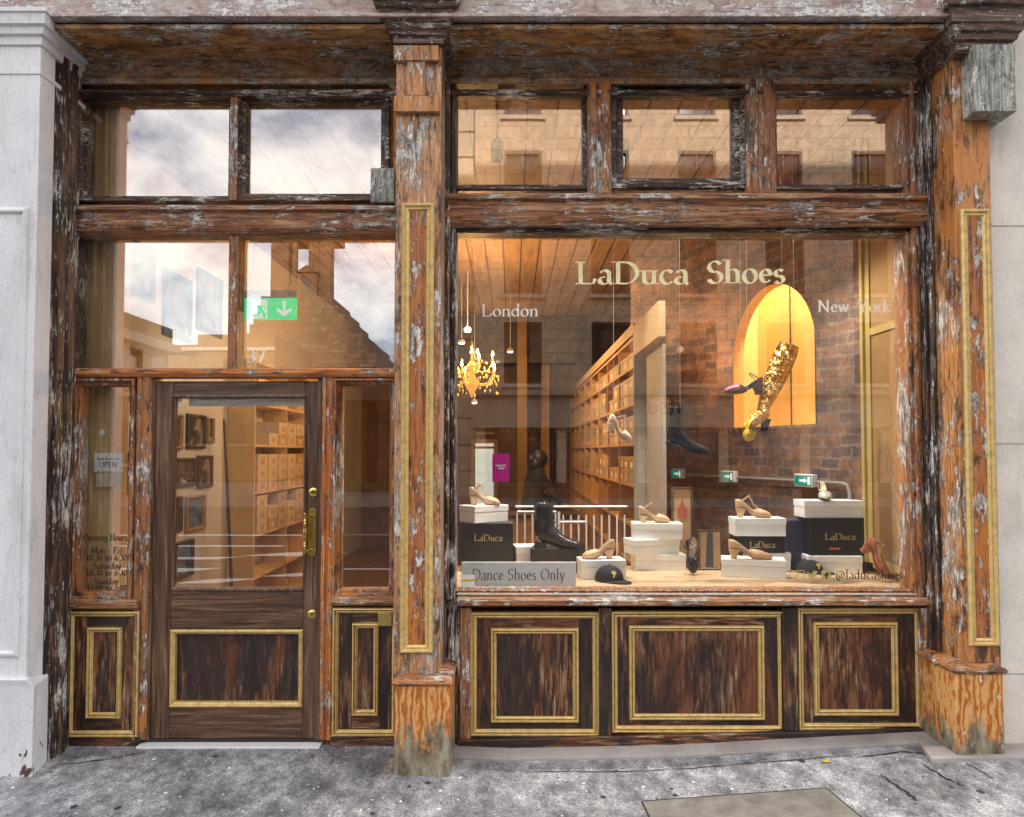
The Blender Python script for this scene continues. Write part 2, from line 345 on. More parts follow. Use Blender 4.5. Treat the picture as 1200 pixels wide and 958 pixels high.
STONE1 = brickmat('tan_ashlar', (.62,.47,.33), (.54,.40,.28), (.36,.26,.18), bw=.9, bh=.45, grime=.3, ms=.02)
STONE2 = plain('pale_street_stone', (.5,.42,.34), .8, 0, .2, 3, .2)
STONE3 = brickmat('brown_steeple_stone', (.24,.13,.065), (.14,.075,.043), (.09,.05,.03), bw=.9, bh=.38, grime=.75, ms=.03)
STONE4 = brickmat('brown_left_terrace_stone', (.27,.17,.09), (.2,.12,.07), (.17,.1,.06), bw=1.0, bh=.5, grime=.35, ms=.03)
PLASTER = plain('white_plaster', (.6,.57,.52), .7, 0, .05, 5, .1)
TANL_ = plain('pale_tan_lining', (.68,.46,.22), .55, 0, .1, 6, .1); TANW = plain('tan_timber_lining', (.31,.18,.065), .55, 0, .12, 6, .15)
YELW = plain('yellow_strip', (.44,.33,.11), .5, 0, .1, 6, .1)
SHELFW = plain('honey_shelf_wood', (.50,.29,.11), .5, 0, .2, 9, .15)
ENDP = plain('warm_grey_panel', (.33,.29,.24), .6, 0, .08, 7, .1)
BOXW = plain('white_card', (.84,.86,.86), .55, 0, .04, 8, .06)
BOXK = plain('black_card', (.012,.012,.014), .3, 0, .3, 8, .05)
BOXT = plain('kraft_card', (.5,.33,.17), .6, 0, .15, 8, .1)
CREAM = plain('cream_gold_lettering', (.92,.84,.5), .4, 0, .12, 30, 0)
WHITEL = plain('white_lettering', (.95,.93,.86), .4, 0, .05, 30, 0)
GOLDL = plain('gold_lettering', (.62,.5,.18), .35, .3, .1, 30, 0)
INK = plain('dark_ink', (.02,.02,.03), .5, 0, .1, 30, 0)
DARKL = plain('dark_gilt_lettering', (.06,.035,.015), .4, 0, .2, 30, 0)
NUDE = plain('nude_leather', (.66,.44,.26), .4, 0, .08, 20, .08)
NUDEL = plain('pale_nude_leather', (.7,.5,.36), .4, 0, .06, 20, .08)
INSOLE = plain('pale_insole', (.72,.6,.46), .6, 0, .06, 20, .05)
BLACKL = plain('black_leather', (.014,.014,.017), .2, 0, .3, 20, .15)
TANL = plain('rust_tan_leather', (.42,.13,.06), .4, 0, .1, 20, .1)
SILV = plain('silver_leather', (.62,.6,.55), .3, .4, .15, 30, .1)
PINKL = plain('pink_leather', (.55,.06,.14), .35, 0, .1, 20, .1)
YELL = plain('yellow_leather', (.75,.5,.02), .4, 0, .1, 20, .1)
CLOTHK = plain('black_cotton', (.012,.012,.014), .85, 0, .3, 60, .3)
def sequin_mat():
    m, nt, p = new_mat('gold_sequins')
    v = N(nt, 'ShaderNodeTexVoronoi'); v.inputs['Scale'].default_value = 95; nt.links.new(coords(nt), v.inputs['Vector'])
    p.inputs['Base Color'].default_value = (.95,.58,.18,1); p.inputs['Metallic'].default_value = 1; p.inputs['Roughness'].default_value = .24
    g_ = N(nt, 'ShaderNodeNewGeometry'); m1 = N(nt, 'ShaderNodeVectorMath', operation='MULTIPLY_ADD'); nt.links.new(v.outputs['Color'], m1.inputs[0]); m1.inputs[1].default_value = (1.1,1.1,1.1); m1.inputs[2].default_value = (-.55,-.55,-.55)
    m2 = N(nt, 'ShaderNodeVectorMath', operation='ADD'); nt.links.new(g_.outputs['Normal'], m2.inputs[0]); nt.links.new(m1.outputs[0], m2.inputs[1])
    m3 = N(nt, 'ShaderNodeVectorMath', operation='NORMALIZE'); nt.links.new(m2.outputs[0], m3.inputs[0]); nt.links.new(m3.outputs[0], p.inputs['Normal']); return m
SEQ = sequin_mat(); CARDW = plain('bright_white_card', (.93,.95,.97), .5, 0, .02, 8, .02)
MAGENTA = plain('magenta_card', (.82,.01,.36), .5, 0, .03, 5, 0)
GREEN = plain('exit_green', (.0,.42,.17), .4, 0, .05, 5, 0, emit=(.0,.42,.15), es=1.0)
EXITW = plain('exit_white', (.85,.9,.86), .4, 0, .02, 5, 0, emit=(.8,.9,.85), es=.4)
TEAL = plain('exit_teal', (.0,.2,.17), .4, 0, .05, 5, 0, emit=(.0,.25,.18), es=.3)
METALW = plain('white_enamel', (.75,.76,.76), .35, 0, .04, 8, 0)
PIPE = plain('galvanised_pipe', (.4,.4,.38), .45, .6, .15, 12, .1)
FRAMEW = plain('walnut_picture_frame', (.08,.045,.025), .4, 0, .2, 20, .1)
FRAMEG = plain('gilt_picture_frame', (.42,.24,.08), .4, .2, .2, 20, .1)
BLUEF = plain('sky_tinted_picture_frame', (.03,.09,.14), .5, 0, .15, 9, .1)  # blue of the reflected sky put into the frame colour
BULB = plain('lit_bulb', (1,.8,.4), .3, 0, 0, 5, 0, emit=(1,.66,.25), es=22)
CRYS = plain('amber_crystal', (.8,.5,.15), .1, .3, .1, 20, 0, emit=(1,.45,.08), es=.45)
SPOTM = plain('lit_spot', (1,.9,.7), .3, 0, 0, 5, 0, emit=(1,.8,.5), es=8)
SKIN = plain('skin', (.45,.26,.18), .6, 0, .08, 20, .05)
def picture_mat(name, cols, sc=7, seed=0):
    m, nt, p = new_mat(name)
    f = noise(nt, coords(nt, loc=(seed,seed*2,seed)), sc, 3, .5, .6)
    nt.links.new(ramp(nt, f, [(.3+.4*i/(len(cols)-1), c) for i, c in enumerate(cols)]), p.inputs['Base Color']); p.inputs['Roughness'].default_value = .25
    return m
ART = [picture_mat('sepia_print', [(.02,.02,.02),(.16,.12,.09),(.03,.025,.02),(.5,.42,.32)], 7, 1),
       picture_mat('dark_portrait_print', [(.015,.015,.015),(.05,.045,.04),(.35,.28,.2),(.02,.02,.02)], 6, 4),
       picture_mat('grey_print', [(.08,.11,.15),(.2,.24,.29),(.05,.07,.1)], 5, 6),
       picture_mat('crimson_print', [(.02,.01,.01),(.3,.005,.01),(.35,.01,.015),(.02,.01,.01)], 6, 9)]
def planks_mat():
    m, nt, p = new_mat('planked_ceiling_timber')
    v = coords(nt)
    sx = N(nt, 'ShaderNodeSeparateXYZ'); nt.links.new(v, sx.inputs[0])
    md = N(nt, 'ShaderNodeMath', operation='MODULO'); a = N(nt, 'ShaderNodeMath', operation='ADD'); nt.links.new(sx.outputs[0], a.inputs[0]); a.inputs[1].default_value = 40
    nt.links.new(a.outputs[0], md.inputs[0]); md.inputs[1].default_value = .19
    gap = ramp(nt, md.outputs[0], [(0,1),(.012,1),(.016,0)])
    col = ramp(nt, noise(nt, coords(nt, (6,.6,1)), 3, 8, .65), [(.3,(.2,.115,.06)),(.5,(.32,.2,.115)),(.7,(.4,.27,.17))])
    col = mix(nt, col, (.03,.02,.015), gap)
    nt.links.new(col, p.inputs['Base Color']); p.inputs['Roughness'].default_value = .6; return m
CEIL = planks_mat()
def floorwood():
    m, nt, p = new_mat('pale_display_board')
    col = ramp(nt, noise(nt, coords(nt, (.12,1,1)), 22, 6, .6, .4), [(.3,(.46,.3,.16)),(.5,(.6,.42,.25)),(.7,(.68,.5,.32))])
    nt.links.new(col, p.inputs['Base Color']); p.inputs['Roughness'].default_value = .4; return m
BOARD = floorwood()
# ---------------------------------------------------------------- lettering: a drawn roman alphabet with pen contrast
def arc(cx, cy, rx, ry, a0, a1, n=14):
    return [(cx+rx*math.cos(math.radians(a0+(a1-a0)*i/n)), cy+ry*math.sin(math.radians(a0+(a1-a0)*i/n))) for i in range(n+1)]
def bowl(cx, rx, cy=.31, ry=.31): return arc(cx, cy, rx, ry, 0, 360, 22)
def G(ch):
    A = arc
    T = {
    'L': (.72, [[(.16,0),(.16,1)],[(.16,.02),(.55,.02),(.62,.06),(.66,.24)]], [(.16,1),(.16,0)]),
    'D': (.90, [[(.16,0),(.16,1)],[(.16,.98)]+A(.38,.5,.44,.48,90,-90,18)+[(.16,.02)]], [(.1,1),(.1,0)]),
    'S': (.62, [A(.31,.74,.21,.24,25,180,10)+A(.31,.74,.21,.24,180,262,6)+A(.31,.26,.23,.26,80,0,6)+A(.31,.26,.23,.26,0,-160,12)], []),
    'N': (.92, [[(.16,0),(.16,1)],[(.14,1),(.76,0)],[(.76,0),(.76,1)]], [(.12,1),(.16,0),(.76,1)]),
    'Y': (.82, [[(.08,1),(.41,.45)],[(.41,.45),(.74,1)],[(.41,.47),(.41,0)]], [(.08,1),(.74,1),(.41,0)]),
    'O': (.90, [A(.45,.5,.38,.49,0,360,26)], []),
    'P': (.68, [[(.16,0),(.16,1)],[(.16,.98)]+A(.33,.73,.25,.25,90,-90,12)+[(.16,.48)]], [(.14,1),(.16,0)]),
    'E': (.70, [[(.16,0),(.16,1)],[(.16,.98),(.54,.98),(.58,.82)],[(.16,.52),(.46,.52)],[(.16,.02),(.56,.02),(.62,.2)]], [(.12,1),(.12,0)]),
    'H': (.92, [[(.16,0),(.16,1)],[(.76,0),(.76,1)],[(.16,.52),(.76,.52)]], [(.16,1),(.16,0),(.76,1),(.76,0)]),
    'M': (1.02, [[(.14,0),(.16,1)],[(.15,1),(.51,.05)],[(.51,.05),(.87,1)],[(.87,1),(.89,0)]], [(.14,0),(.89,0),(.12,1),(.9,1)]),
    'F': (.64, [[(.16,0),(.16,1)],[(.16,.98),(.52,.98),(.57,.82)],[(.16,.52),(.44,.52)]], [(.12,1),(.16,0)]),
    'a': (.50, [A(.24,.46,.15,.16,160,0,8)+[(.39,.1),(.46,.0),(.5,.04)],A(.22,.16,.16,.16,80,380,16)], []),
    'b': (.58, [[(.12,0),(.12,1.05)],A(.3,.31,.2,.3,0,360,20)], []),
    'c': (.48, [A(.28,.31,.21,.31,40,320,18)], []),
    'd': (.58, [A(.26,.31,.2,.3,0,360,20),[(.46,1.05),(.46,0)]], [(.42,1.05)]),
    'e': (.50, [[(.07,.36),(.43,.36)]+A(.26,.33,.18,.29,8,320,18)], []),
    'f': (.36, [[(.16,0),(.16,.82)]+A(.3,.82,.14,.2,180,60,6),[(.04,.6),(.32,.6)]], [(.16,0)]),
    'g': (.52, [A(.24,.4,.17,.2,0,360,18),A(.25,-.06,.2,.16,60,400,18)+[(.2,.2)],[(.38,.54),(.5,.6)]], []),
    'h': (.60, [[(.12,0),(.12,1.05)],[(.12,.42)]+A(.3,.42,.17,.2,160,0,8)+[(.47,0)]], [(.12,0),(.47,0),(.08,1.05)]),
    'i': (.28, [[(.14,0),(.14,.6)],[(.14,.84),(.14,.92)]], [(.14,0),(.1,.6)]),
    'k': (.56, [[(.12,0),(.12,1.05)],[(.12,.25),(.42,.6)],[(.22,.34),(.5,0)]], [(.12,0),(.5,0),(.42,.6),(.08,1.05)]),
    'l': (.28, [[(.14,0),(.14,1.05)]], [(.14,0),(.1,1.05)]),
    'n': (.60, [[(.12,0),(.12,.6)],[(.12,.42)]+A(.3,.42,.17,.2,160,0,8)+[(.47,0)]], [(.12,0),(.47,0),(.08,.6)]),
    'o': (.56, [A(.28,.31,.22,.31,0,360,22)], []),
    'p': (.58, [[(.12,-.3),(.12,.6)],A(.3,.31,.2,.3,0,360,20)], [(.12,-.3)]),
    'r': (.42, [[(.12,0),(.12,.6)],[(.12,.38)]+A(.3,.42,.17,.18,150,60,6)], [(.12,0),(.08,.6)]),
    's': (.42, [A(.21,.46,.13,.15,30,260,12)+A(.21,.16,.15,.16,80,-150,12)], []),
    't': (.36, [[(.15,.82),(.15,.12)]+A(.26,.12,.11,.12,180,300,6),[(.03,.6),(.32,.6)]], []),
    'u': (.60, [[(.12,.6),(.12,.2)]+A(.28,.2,.16,.2,180,340,8),[(.46,.6),(.46,0)]], [(.08,.6),(.42,.6),(.5,0)]),
    'v': (.52, [[(.06,.62),(.27,.0)],[(.27,.0),(.47,.62)]], [(.06,.62),(.47,.62)]),
    'w': (.80, [[(.06,.62),(.24,.0)],[(.24,.0),(.41,.6)],[(.39,.62),(.57,.0)],[(.57,.0),(.75,.62)]], [(.06,.62),(.39,.62),(.75,.62)]),
    'y': (.54, [[(.06,.62),(.28,.02)],[(.48,.62),(.2,-.26),(.08,-.28)]], [(.06,.62),(.48,.62)]),
    'z': (.48, [[(.06,.6),(.42,.6)],[(.42,.6),(.06,.02)],[(.06,.02),(.44,.02)]], []),
    'q': (.58, [A(.26,.31,.2,.3,0,360,20),[(.46,.6),(.46,-.3)]], [(.46,-.3)]),
    '0': (.56, [A(.28,.48,.2,.48,0,360,24)], []),
    '1': (.44, [[(.1,.8),(.24,.96),(.24,0)]], [(.24,0)]),
    '2': (.54, [A(.27,.7,.19,.26,160,-30,12)+[(.08,.03),(.46,.03),(.49,.14)]], []),
    '3': (.52, [A(.24,.74,.17,.22,150,-75,12),A(.23,.27,.22,.27,85,-150,14)], []),
    '6': (.56, [A(.29,.28,.2,.28,0,360,20),[(.10,.35),(.2,.7),(.44,.98)]], []),
    '7': (.52, [[(.06,.86),(.08,.96),(.48,.96)],[(.48,.96),(.2,0)]], []),
    '5': (.52, [[(.46,.96),(.16,.96),(.12,.56)]+A(.24,.3,.22,.3,100,-150,14)], []),
    '-': (.5, [[(.1,.3),(.4,.3)]], []), ':': (.24, [[(.12,.08),(.12,.16)],[(.12,.46),(.12,.54)]], []),
    '.': (.24, [[(.12,.0),(.12,.09)]], []),
    '@': (1.0, [A(.48,.36,.14,.2,0,360,16),[(.62,.56),(.62,.2),(.72,.16)]+A(.5,.36,.4,.5,-20,300,24)], []),
    ' ': (.36, [], []),
    }
    return T.get(ch, T['o'])
def text_polys(txt, th=.13, serif=True, sans=False, spacing=.04):
    """list of quads in (x,y), total width"""
    out = []; x = 0
    nib = (math.cos(math.radians(22)), math.sin(math.radians(22)))
    for ch in txt:
        adv, strokes, ser = G(ch)
        for st in strokes:
            pts = st; L = []; Rr = []
            for i, p in enumerate(pts):
                a = pts[max(i-1,0)]; b = pts[min(i+1,len(pts)-1)]
                d = (b[0]-a[0], b[1]-a[1]); l = math.hypot(*d) or 1; d = (d[0]/l, d[1]/l)
                k = abs(d[0]*nib[1]-d[1]*nib[0])
                w = th*(.22+.78*k**1.4) if not sans else th*.75
                n = (-d[1]*w/2, d[0]*w/2)
                L.append((x+p[0]+n[0], p[1]+n[1])); Rr.append((x+p[0]-n[0], p[1]-n[1]))
            for i in range(len(pts)-1): out.append((L[i], L[i+1], Rr[i+1], Rr[i]))
        if serif and not sans:
            for sx, sy in ser:
                t = th*.18; h = th*1.15; s_ = -1 if sy > .3 else 1
                out.append(((x+sx-h, sy-t*(s_<0)), (x+sx+h, sy-t*(s_<0)), (x+sx+h, sy+t*(s_>0)), (x+sx-h, sy+t*(s_>0))))
        x += adv+spacing
    return out, x-spacing
def lettering(name, txt, mat, parent, x0, x1, zb, cap, y, th=.13, sans=False, M=None, mirror=False, spacing=.04, local=False, thick=.0012, label=None, bold=1):
    q, w = text_polys(txt, th, sans=sans, spacing=spacing); mb = MB(); sx = (x1-x0)/w
    for n, poly in enumerate(q):
        dy = (n % 7)*.00006
        pts = [((x1-p[0]*sx) if mirror else (x0+p[0]*sx), zb+p[1]*cap) for p in poly]
        mb.fprism(pts, y-thick-dy, y, M)
    return mb.build(name, mat, parent, smooth=0, local=local, label=label)
def glass_text(name, txt, mat, parent, px0, px1, pyb, pcap, y, **k):
    cy = pyb-pcap/2
    return lettering(name, txt, mat, parent, X(px0,y,cy), X(px1,y,cy), Z(pyb,y), Z(pyb-pcap,y)-Z(pyb,y), y, **k)
# ================================================================ SHOPFRONT
front = thing('shopfront', 'weathered stripped timber shopfront with gold mouldings, door on the left and big display window', 'shopfront')
def rx(px0, px1, py0, py1, y):
    m = (py0+py1)/2; return X(px0,y,m), X(px1,y,m), Z(py1,y), Z(py0,y)      # x0,x1,z0,z1
def grp(name, parent=front, label=None):
    o = bpy.data.objects.new(name, None); COL.objects.link(o); o.parent = parent; o.empty_display_size = .05
    if label: o['label'] = label
    return o
ZTOP = Z(60, 0); YF = -.42
# upper lintel face, soffit and coved fascia
xl, xr = -2.62, X(1120, -.1, 60)
MB().box((-4.2,YF,Z(22,YF)),(X(1180,YF,10),0.4,5.2)).build('lintel', W['lintel'], front, bevel=.012)
MB().box((xl-.1,YF-.02,Z(22,YF)-.0),(xr+.2,YF-.001,Z(22,YF)+.02)).build('drip_edge', W['lintel'], front, bevel=.004)
s = MB(); s.box((xl,YF+.03,Z(24,YF)-.03),(xr+.05,.02,Z(24,YF)-.002)); s.build('soffit', W['soffit'], front, bevel=.006)
zf0, zf1 = Z(103,0), Z(24,YF)-.032
s = MB(); cove = [(.02,zf0),(-.05,zf0),(-.055,zf0+.03),(-.04,zf0+.05),(-.045,zf0+.13),(-.08,zf0+.18),(-.085,zf1),(.02,zf1)]
s.sprism(cove, xl+.02, xr-.0); s.build('fascia', W['fascia'], front, bevel=.004)
s = MB(); zz = Z(103,-.05); s.sprism([(.02,zz-.045),(-.04,zz-.045),(-.055,zz-.032),(-.052,zz-.012),(-.03,zz-.002),(.02,zz-.002)], X(85,0,105), xr-.04); s.build('head_moulding', W['blackX'], front, bevel=.003)
# moulded profiles
FR = [(0,.10),(0,-.005),(.008,-.02),(.022,-.022),(.03,-.008),(.034,.006),(.05,.008),(.056,.03),(.056,.10)]
THIN = [(0,.09),(0,.0),(.006,-.01),(.016,-.008),(.022,.015),(.03,.02),(.032,.04),(.032,.09)]
def gold_frame(parent, px0, px1, py0, py1, y, w=.044, name='moulding', d=.026):
    w = w*.74; pr = [(0,.004),(0,-d*.55),(w*.1,-d*.95),(w*.28,-d*1.05),(w*.38,-d*.8),(w*.42,-d*.25),(w*.52,-d*.2),(w*.56,-d*.6),(w*.7,-d*.7),(w*.82,-d*.55),(w*.86,-d*.2),(w,-.003),(w,.004)]
    x0,x1,z0,z1 = rx(px0,px1,py0,py1,y)
    return MB().rect(x0,x1,z0,z1,pr,y).build(name, GOLD, parent, smooth=30)
def window(name, px0, px1, py0, py1, prof, mat, y=0.0, scale=1.0, label=None, glass_y=YG):
    g = grp(name, front, label); x0,x1,z0,z1 = rx(px0,px1,py0,py1,y)
    pr = [(a*scale, b) for a,b in prof]
    MB().rect(x0,x1,z0,z1,pr,y).build('frame', mat, g, smooth=30)
    i = max(a for a,b in pr)-.006
    MB().box((x0+i,glass_y,z0+i),(x1-i,glass_y+.006,z1-i)).build('pane', GLASST if py1 < 440 else GLASS, g, smooth=0)
    return g
# left: transom windows
window('transom_window', 90, 276, 108, 238, THIN, W['blackX'], 0, 1.6, 'upper left pane with a plain dark frame')
g = window('transom_window', 276, 458, 108, 238, FR, W['blackX'], 0, 1.15, 'opening upper pane with a thicker inner casement frame')
s = MB(); x0,x1,z0,z1 = rx(270,279,113,236,-.015); s.box((x0,-.03,z0),(x1,.09,z1)); s.build('glazing_bar', W['wornZ'], front, bevel=.003)
s = MB(); x0,x1,z0,z1 = rx(434,462,197,237,-.1); s.box((x0,-.10,z0),(x1,.02,z1)); s.build('patch_block', W['block'], front, bevel=.004, label='peeling block at the end of the transom rail')
# transom rail left
def rail(px0, px1, py0, py1, y0, mat, name='transom_rail', steps=4):
    z1, z0 = Z(py0,y0), Z(py1,y0); h = z1-z0
    pr = [(.09,z0),(y0+.05,z0),(y0+.03,z0+h*.12),(y0+.015,z0+h*.3),(y0+.012,z0+h*.42),(y0+.03,z0+h*.46),(y0+.026,z0+h*.72),(y0,z0+h*.78),(y0,z0+h*.9),(y0+.02,z0+h*.97),(.09,z1)]
    m = (py0+py1)/2
    return MB().sprism(pr, X(px0,y0,m), X(px1,y0,m)).build(name, mat, front, smooth=30)
rail(82, 462, 238, 272, -.09, W['railX'])
window('transom_window', 80, 272, 270, 436, THIN, W['wornZ'], 0, .7, 'lower left transom pane beside the exit sign')
window('transom_window', 272, 466, 270, 436, THIN, W['wornZ'], 0, .7, 'lower right transom pane with the street number')
s = MB(); x0,x1,z0,z1 = rx(268,279,270,436,-.02); s.box((x0,-.03,z0),(x1,.09,z1)); s.build('glazing_bar', W['wornZ'], front, bevel=.003)
s = MB(); s.sprism([(.09,Z(442,-.04)),(-.03,Z(442,-.04)),(-.045,Z(438,-.04)),(-.045,Z(433,-.04)),(-.01,Z(431,-.04)),(.09,Z(431,-.04))], X(76,0,437), X(464,0,437)); s.build('door_head_rail', W['orangeX'], front, smooth=30)
glass_text('street_number', '37', WHITEL, front, 289, 311, 425, 15, YG-.001, th=.17)
# posts
def post(px0, px1, py0, py1, y0, mat, reed=True, name='post'):
    x0,x1,z0,z1 = rx(px0,px1,py0,py1,y0); w = x1-x0
    if reed: pts = [(x0,.10),(x0,y0+.02),(x0+w*.12,y0+.005),(x0+w*.35,y0),(x0+w*.4,y0+.012),(x0+w*.55,y0+.012),(x0+w*.62,y0),(x0+w*.88,y0+.006),(x1,y0+.02),(x1,.10)]
    else: pts = [(x0,.10),(x0,y0),(x1,y0),(x1,.10)]
    return MB().vprism(pts, z0, z1).build(name, mat, front, smooth=30, bevel=.002)
post(155, 173, 441, 868, -.03, W['wornZ'])
post(375, 390, 441, 868, -.03, W['orangeZ'])
post(172, 178, 441, 868, .0, W['doorZ'], False, 'door_jamb'); post(371, 377, 441, 868, .0, W['doorZ'], False, 'door_jamb')
# left jamb column of stepped reeds (dark, very worn)
def reeds(px0, px1, py0, py1, ys, mat, name='jamb'):
    m = (py0+py1)/2; pts = []; n = len(ys)
    x0, x1 = X(px0,-.05,m), X(px1,-.05,m); w = (x1-x0)/n
    pts = [(x0,.12)]
    for i, yy in enumerate(ys): pts += [(x0+i*w+.001, yy+.008), (x0+i*w+.25*w, yy), (x0+i*w+.8*w, yy), (x0+(i+1)*w-.001, yy+.006)]
    pts += [(x1,.12)]
    return MB().vprism(pts, Z(py1,0), Z(py0,0)).build(name, mat, front, smooth=30)
s = MB(); s.vprism([(-2.8,.12),(-2.8,-.279),(-2.552,-.279),(-2.556,-.235),(-2.535,-.23),(-2.532,-.175),(-2.552,-.168),(-2.55,-.15),(-2.528,-.14),(-2.524,-.10),(-2.555,-.092),(-2.555,-.07),(-2.545,-.06),(-2.545,-.03),(-2.57,-.02),(-2.57,.12)], 0, Z(60,0)); s.build('jamb', W['blackZ'], front, smooth=30)
# sidelights
window('sidelight', 82, 158, 443, 704, FR, W['wornZ'], -.005, .85, 'left sidelight with the open sign and opening hours')
window('sidelight', 390, 464, 443, 700, FR, W['wornZ'], -.005, .75, 'right sidelight between the door and the pilaster')
for a,b,yy in ((76,160,704),(388,464,700)):
    s = MB(); z = Z(yy,-.05); s.sprism([(.09,z-.055),(-.03,z-.055),(-.055,z-.04),(-.055,z-.01),(-.01,z+.012),(.09,z+.012)], X(a,-.05,yy), X(b,-.05,yy)); s.build('sill', W['railX'], front, smooth=30)
# low panels beside the door
def low_panel(px0, px1, py0, py1, ipx0, ipx1, ipy0, ipy1, y=-.01, gw=.044, label=None):
    g = grp('stall_panel', front, label)
    x0,x1,z0,z1 = rx(px0,px1,py0,py1,y)
    MB().box((x0,y,z0-.02),(x1,.12,z1)).build('board', W['panelX'], g, bevel=.002)
    gold_frame(g, px0, px1, py0, py1, y-.001, gw)
    gold_frame(g, ipx0, ipx1, ipy0, ipy1, y-.001, gw*.95)
    a0,a1,c0,c1 = rx(ipx0+7,ipx1-7,ipy0+7,ipy1-7,y); MB().box((a0,y-.006,c0),(a1,y+.01,c1)).build('field', W['panelZ'], g)
    for u0,u1 in ((px0+8,ipx0-1),(ipx1+1,px1-8)):
        a0,a1,c0,c1 = rx(u0,u1,py0+8,py1-8,y)
        if a1-a0 > .03: MB().box((a0,y-.004,c0),(a1,y+.01,c1)).build('stile', W['panelZ'], g)
    return g
low_panel(80, 164, 716, 863, 103, 143, 735, 841, label='narrow gold edged panel below the left sidelight')
gp = low_panel(390, 466, 712, 862, 413, 444, 730, 838, label='narrow gold edged panel with a brass plate')
x0,x1,z0,z1 = rx(443,459,718,734,-.03); MB().box((x0,-.034,z0),(x1,-.008,z1)).build('bolt_plate', BRASS, gp, bevel=.003)
for a,b in ((80,166),(388,466)): MB().box((X(a,0,868),-.025,-.04),(X(b,0,868),.1,Z(862,-.02))).build('base_rail', W['panelX'], front, bevel=.003)
# door
door = grp('door', front, 'dark brown glazed entrance door with brass fittings')
yd = .015
def dbox(px0,px1,py0,py1,mat,name,y=yd,t=.045,bev=.004):
    x0,x1,z0,z1 = rx(px0,px1,py0,py1,y); return MB().box((x0,y,z0),(x1,y+t,z1)).build(name, mat, door, bevel=bev)
dm = 655
def dX(px): return X(px,yd,dm)
def db(px0,px1,py0,py1,mat,name,y=yd,t=.045,bev=.004):
    return MB().box((dX(px0),y,Z(py1,y)),(dX(px1),y+t,Z(py0,y))).build(name, mat, door, bevel=bev)
db(178,201,447,866,W['doorZ'],'stile'); db(356,373,447,866,W['doorZ'],'stile')
db(201,356,447,465,W['doorX'],'rail'); db(201,356,692,737,W['doorX'],'rail'); db(201,356,829,866,W['doorX'],'rail')
MB().box((dX(201),.045,Z(829,.04)),(dX(356),.055,Z(737,.04))).build('panel', W['panelZ'], door)
MB().rect(dX(201),dX(356),Z(829,yd),Z(738,yd),[(0,.03),(0,-.004),(.008,-.014),(.014,-.012),(.02,-.002),(.026,.002),(.028,.03)],yd).build('moulding', GOLD, door, smooth=30)
MB().rect(dX(199),dX(358),Z(693,yd),Z(463,yd),[(0,.03),(0,-.006),(.01,-.01),(.018,.006),(.02,.03)],yd).build('glazing_bead', W['doorZ'], door, smooth=30)
MB().box((dX(201),.048,Z(692,yd)),(dX(356),.054,Z(465,yd))).build('pane', GLASS, door, smooth=0)
MB().box((dX(213),.075,Z(476,.08)),(dX(356),.10,Z(463,.08))).build('blind_case', METALW, door, bevel=.004)
s = MB(); xh, z0h, z1h = dX(366), Z(652,0), Z(597,0)
n=14; w=.024; pts=[(xh+w*math.cos(a)*1,z1h-.02+w*math.sin(a)) for a in [PI*i/n for i in range(n+1)]]+[(xh+w*math.cos(a),z0h+.02+w*math.sin(a)) for a in [PI+PI*i/n for i in range(n+1)]]
s.fprism(pts, yd-.006, yd-.0005); s.build('handle_plate', BRASS, door, bevel=.0015)
s = MB(); s.tube([(xh,yd-.006,z1h-.035),(xh-.012,yd-.045,z1h-.04),(xh-.026,yd-.06,z1h-.045)], .007)
s.tube([(xh,yd-.006,z0h+.035),(xh-.012,yd-.045,z0h+.035),(xh-.026,yd-.06,z0h+.03)], .007)
zc=(z0h+z1h)/2; hh=(z1h-z0h)/2-.03
s.lathe([(.006,-hh-.012),(.009,-hh),(.006,-hh+.012),(.008,-hh+.03),(.011,-hh+.034),(.0075,-hh+.042),(.011,-hh+.05),(.0075,-hh+.058),(.013,-.02),(.0145,0),(.013,.02),(.0075,hh-.058),(.011,hh-.05),(.0075,hh-.042),(.011,hh-.034),(.008,hh-.03),(.006,hh-.012),(.009,hh),(.006,hh+.012)],(xh-.028,yd-.062,zc),16)
s.build('handle', BRASS, door)
for yy in (577, 720):
    s = MB(); M = Matrix.Translation((dX(366.5), yd, Z(yy,yd)))@Matrix.Rotation(PI/2,4,'X')
    s.lathe([(.026,0),(.026,.004),(.02,.008),(.013,.009),(.012,.006),(.0001,.006)], n=24, M=M); k = s.build('lock', BRASS, door)
    MB().box((dX(366.5)-.003,yd-.0105,Z(yy,yd)-.008),(dX(366.5)+.003,yd-.0065,Z(yy,yd)+.007)).build('keyhole', INK, door)
MB().box((dX(170),-.06,-.02),(dX(380),.1,.010)).build('threshold', METALW, front, bevel=.003)
MB().box((dX(178),.01,.011),(dX(373),.05,.03)).build('weather_bar', BLACKL, front)
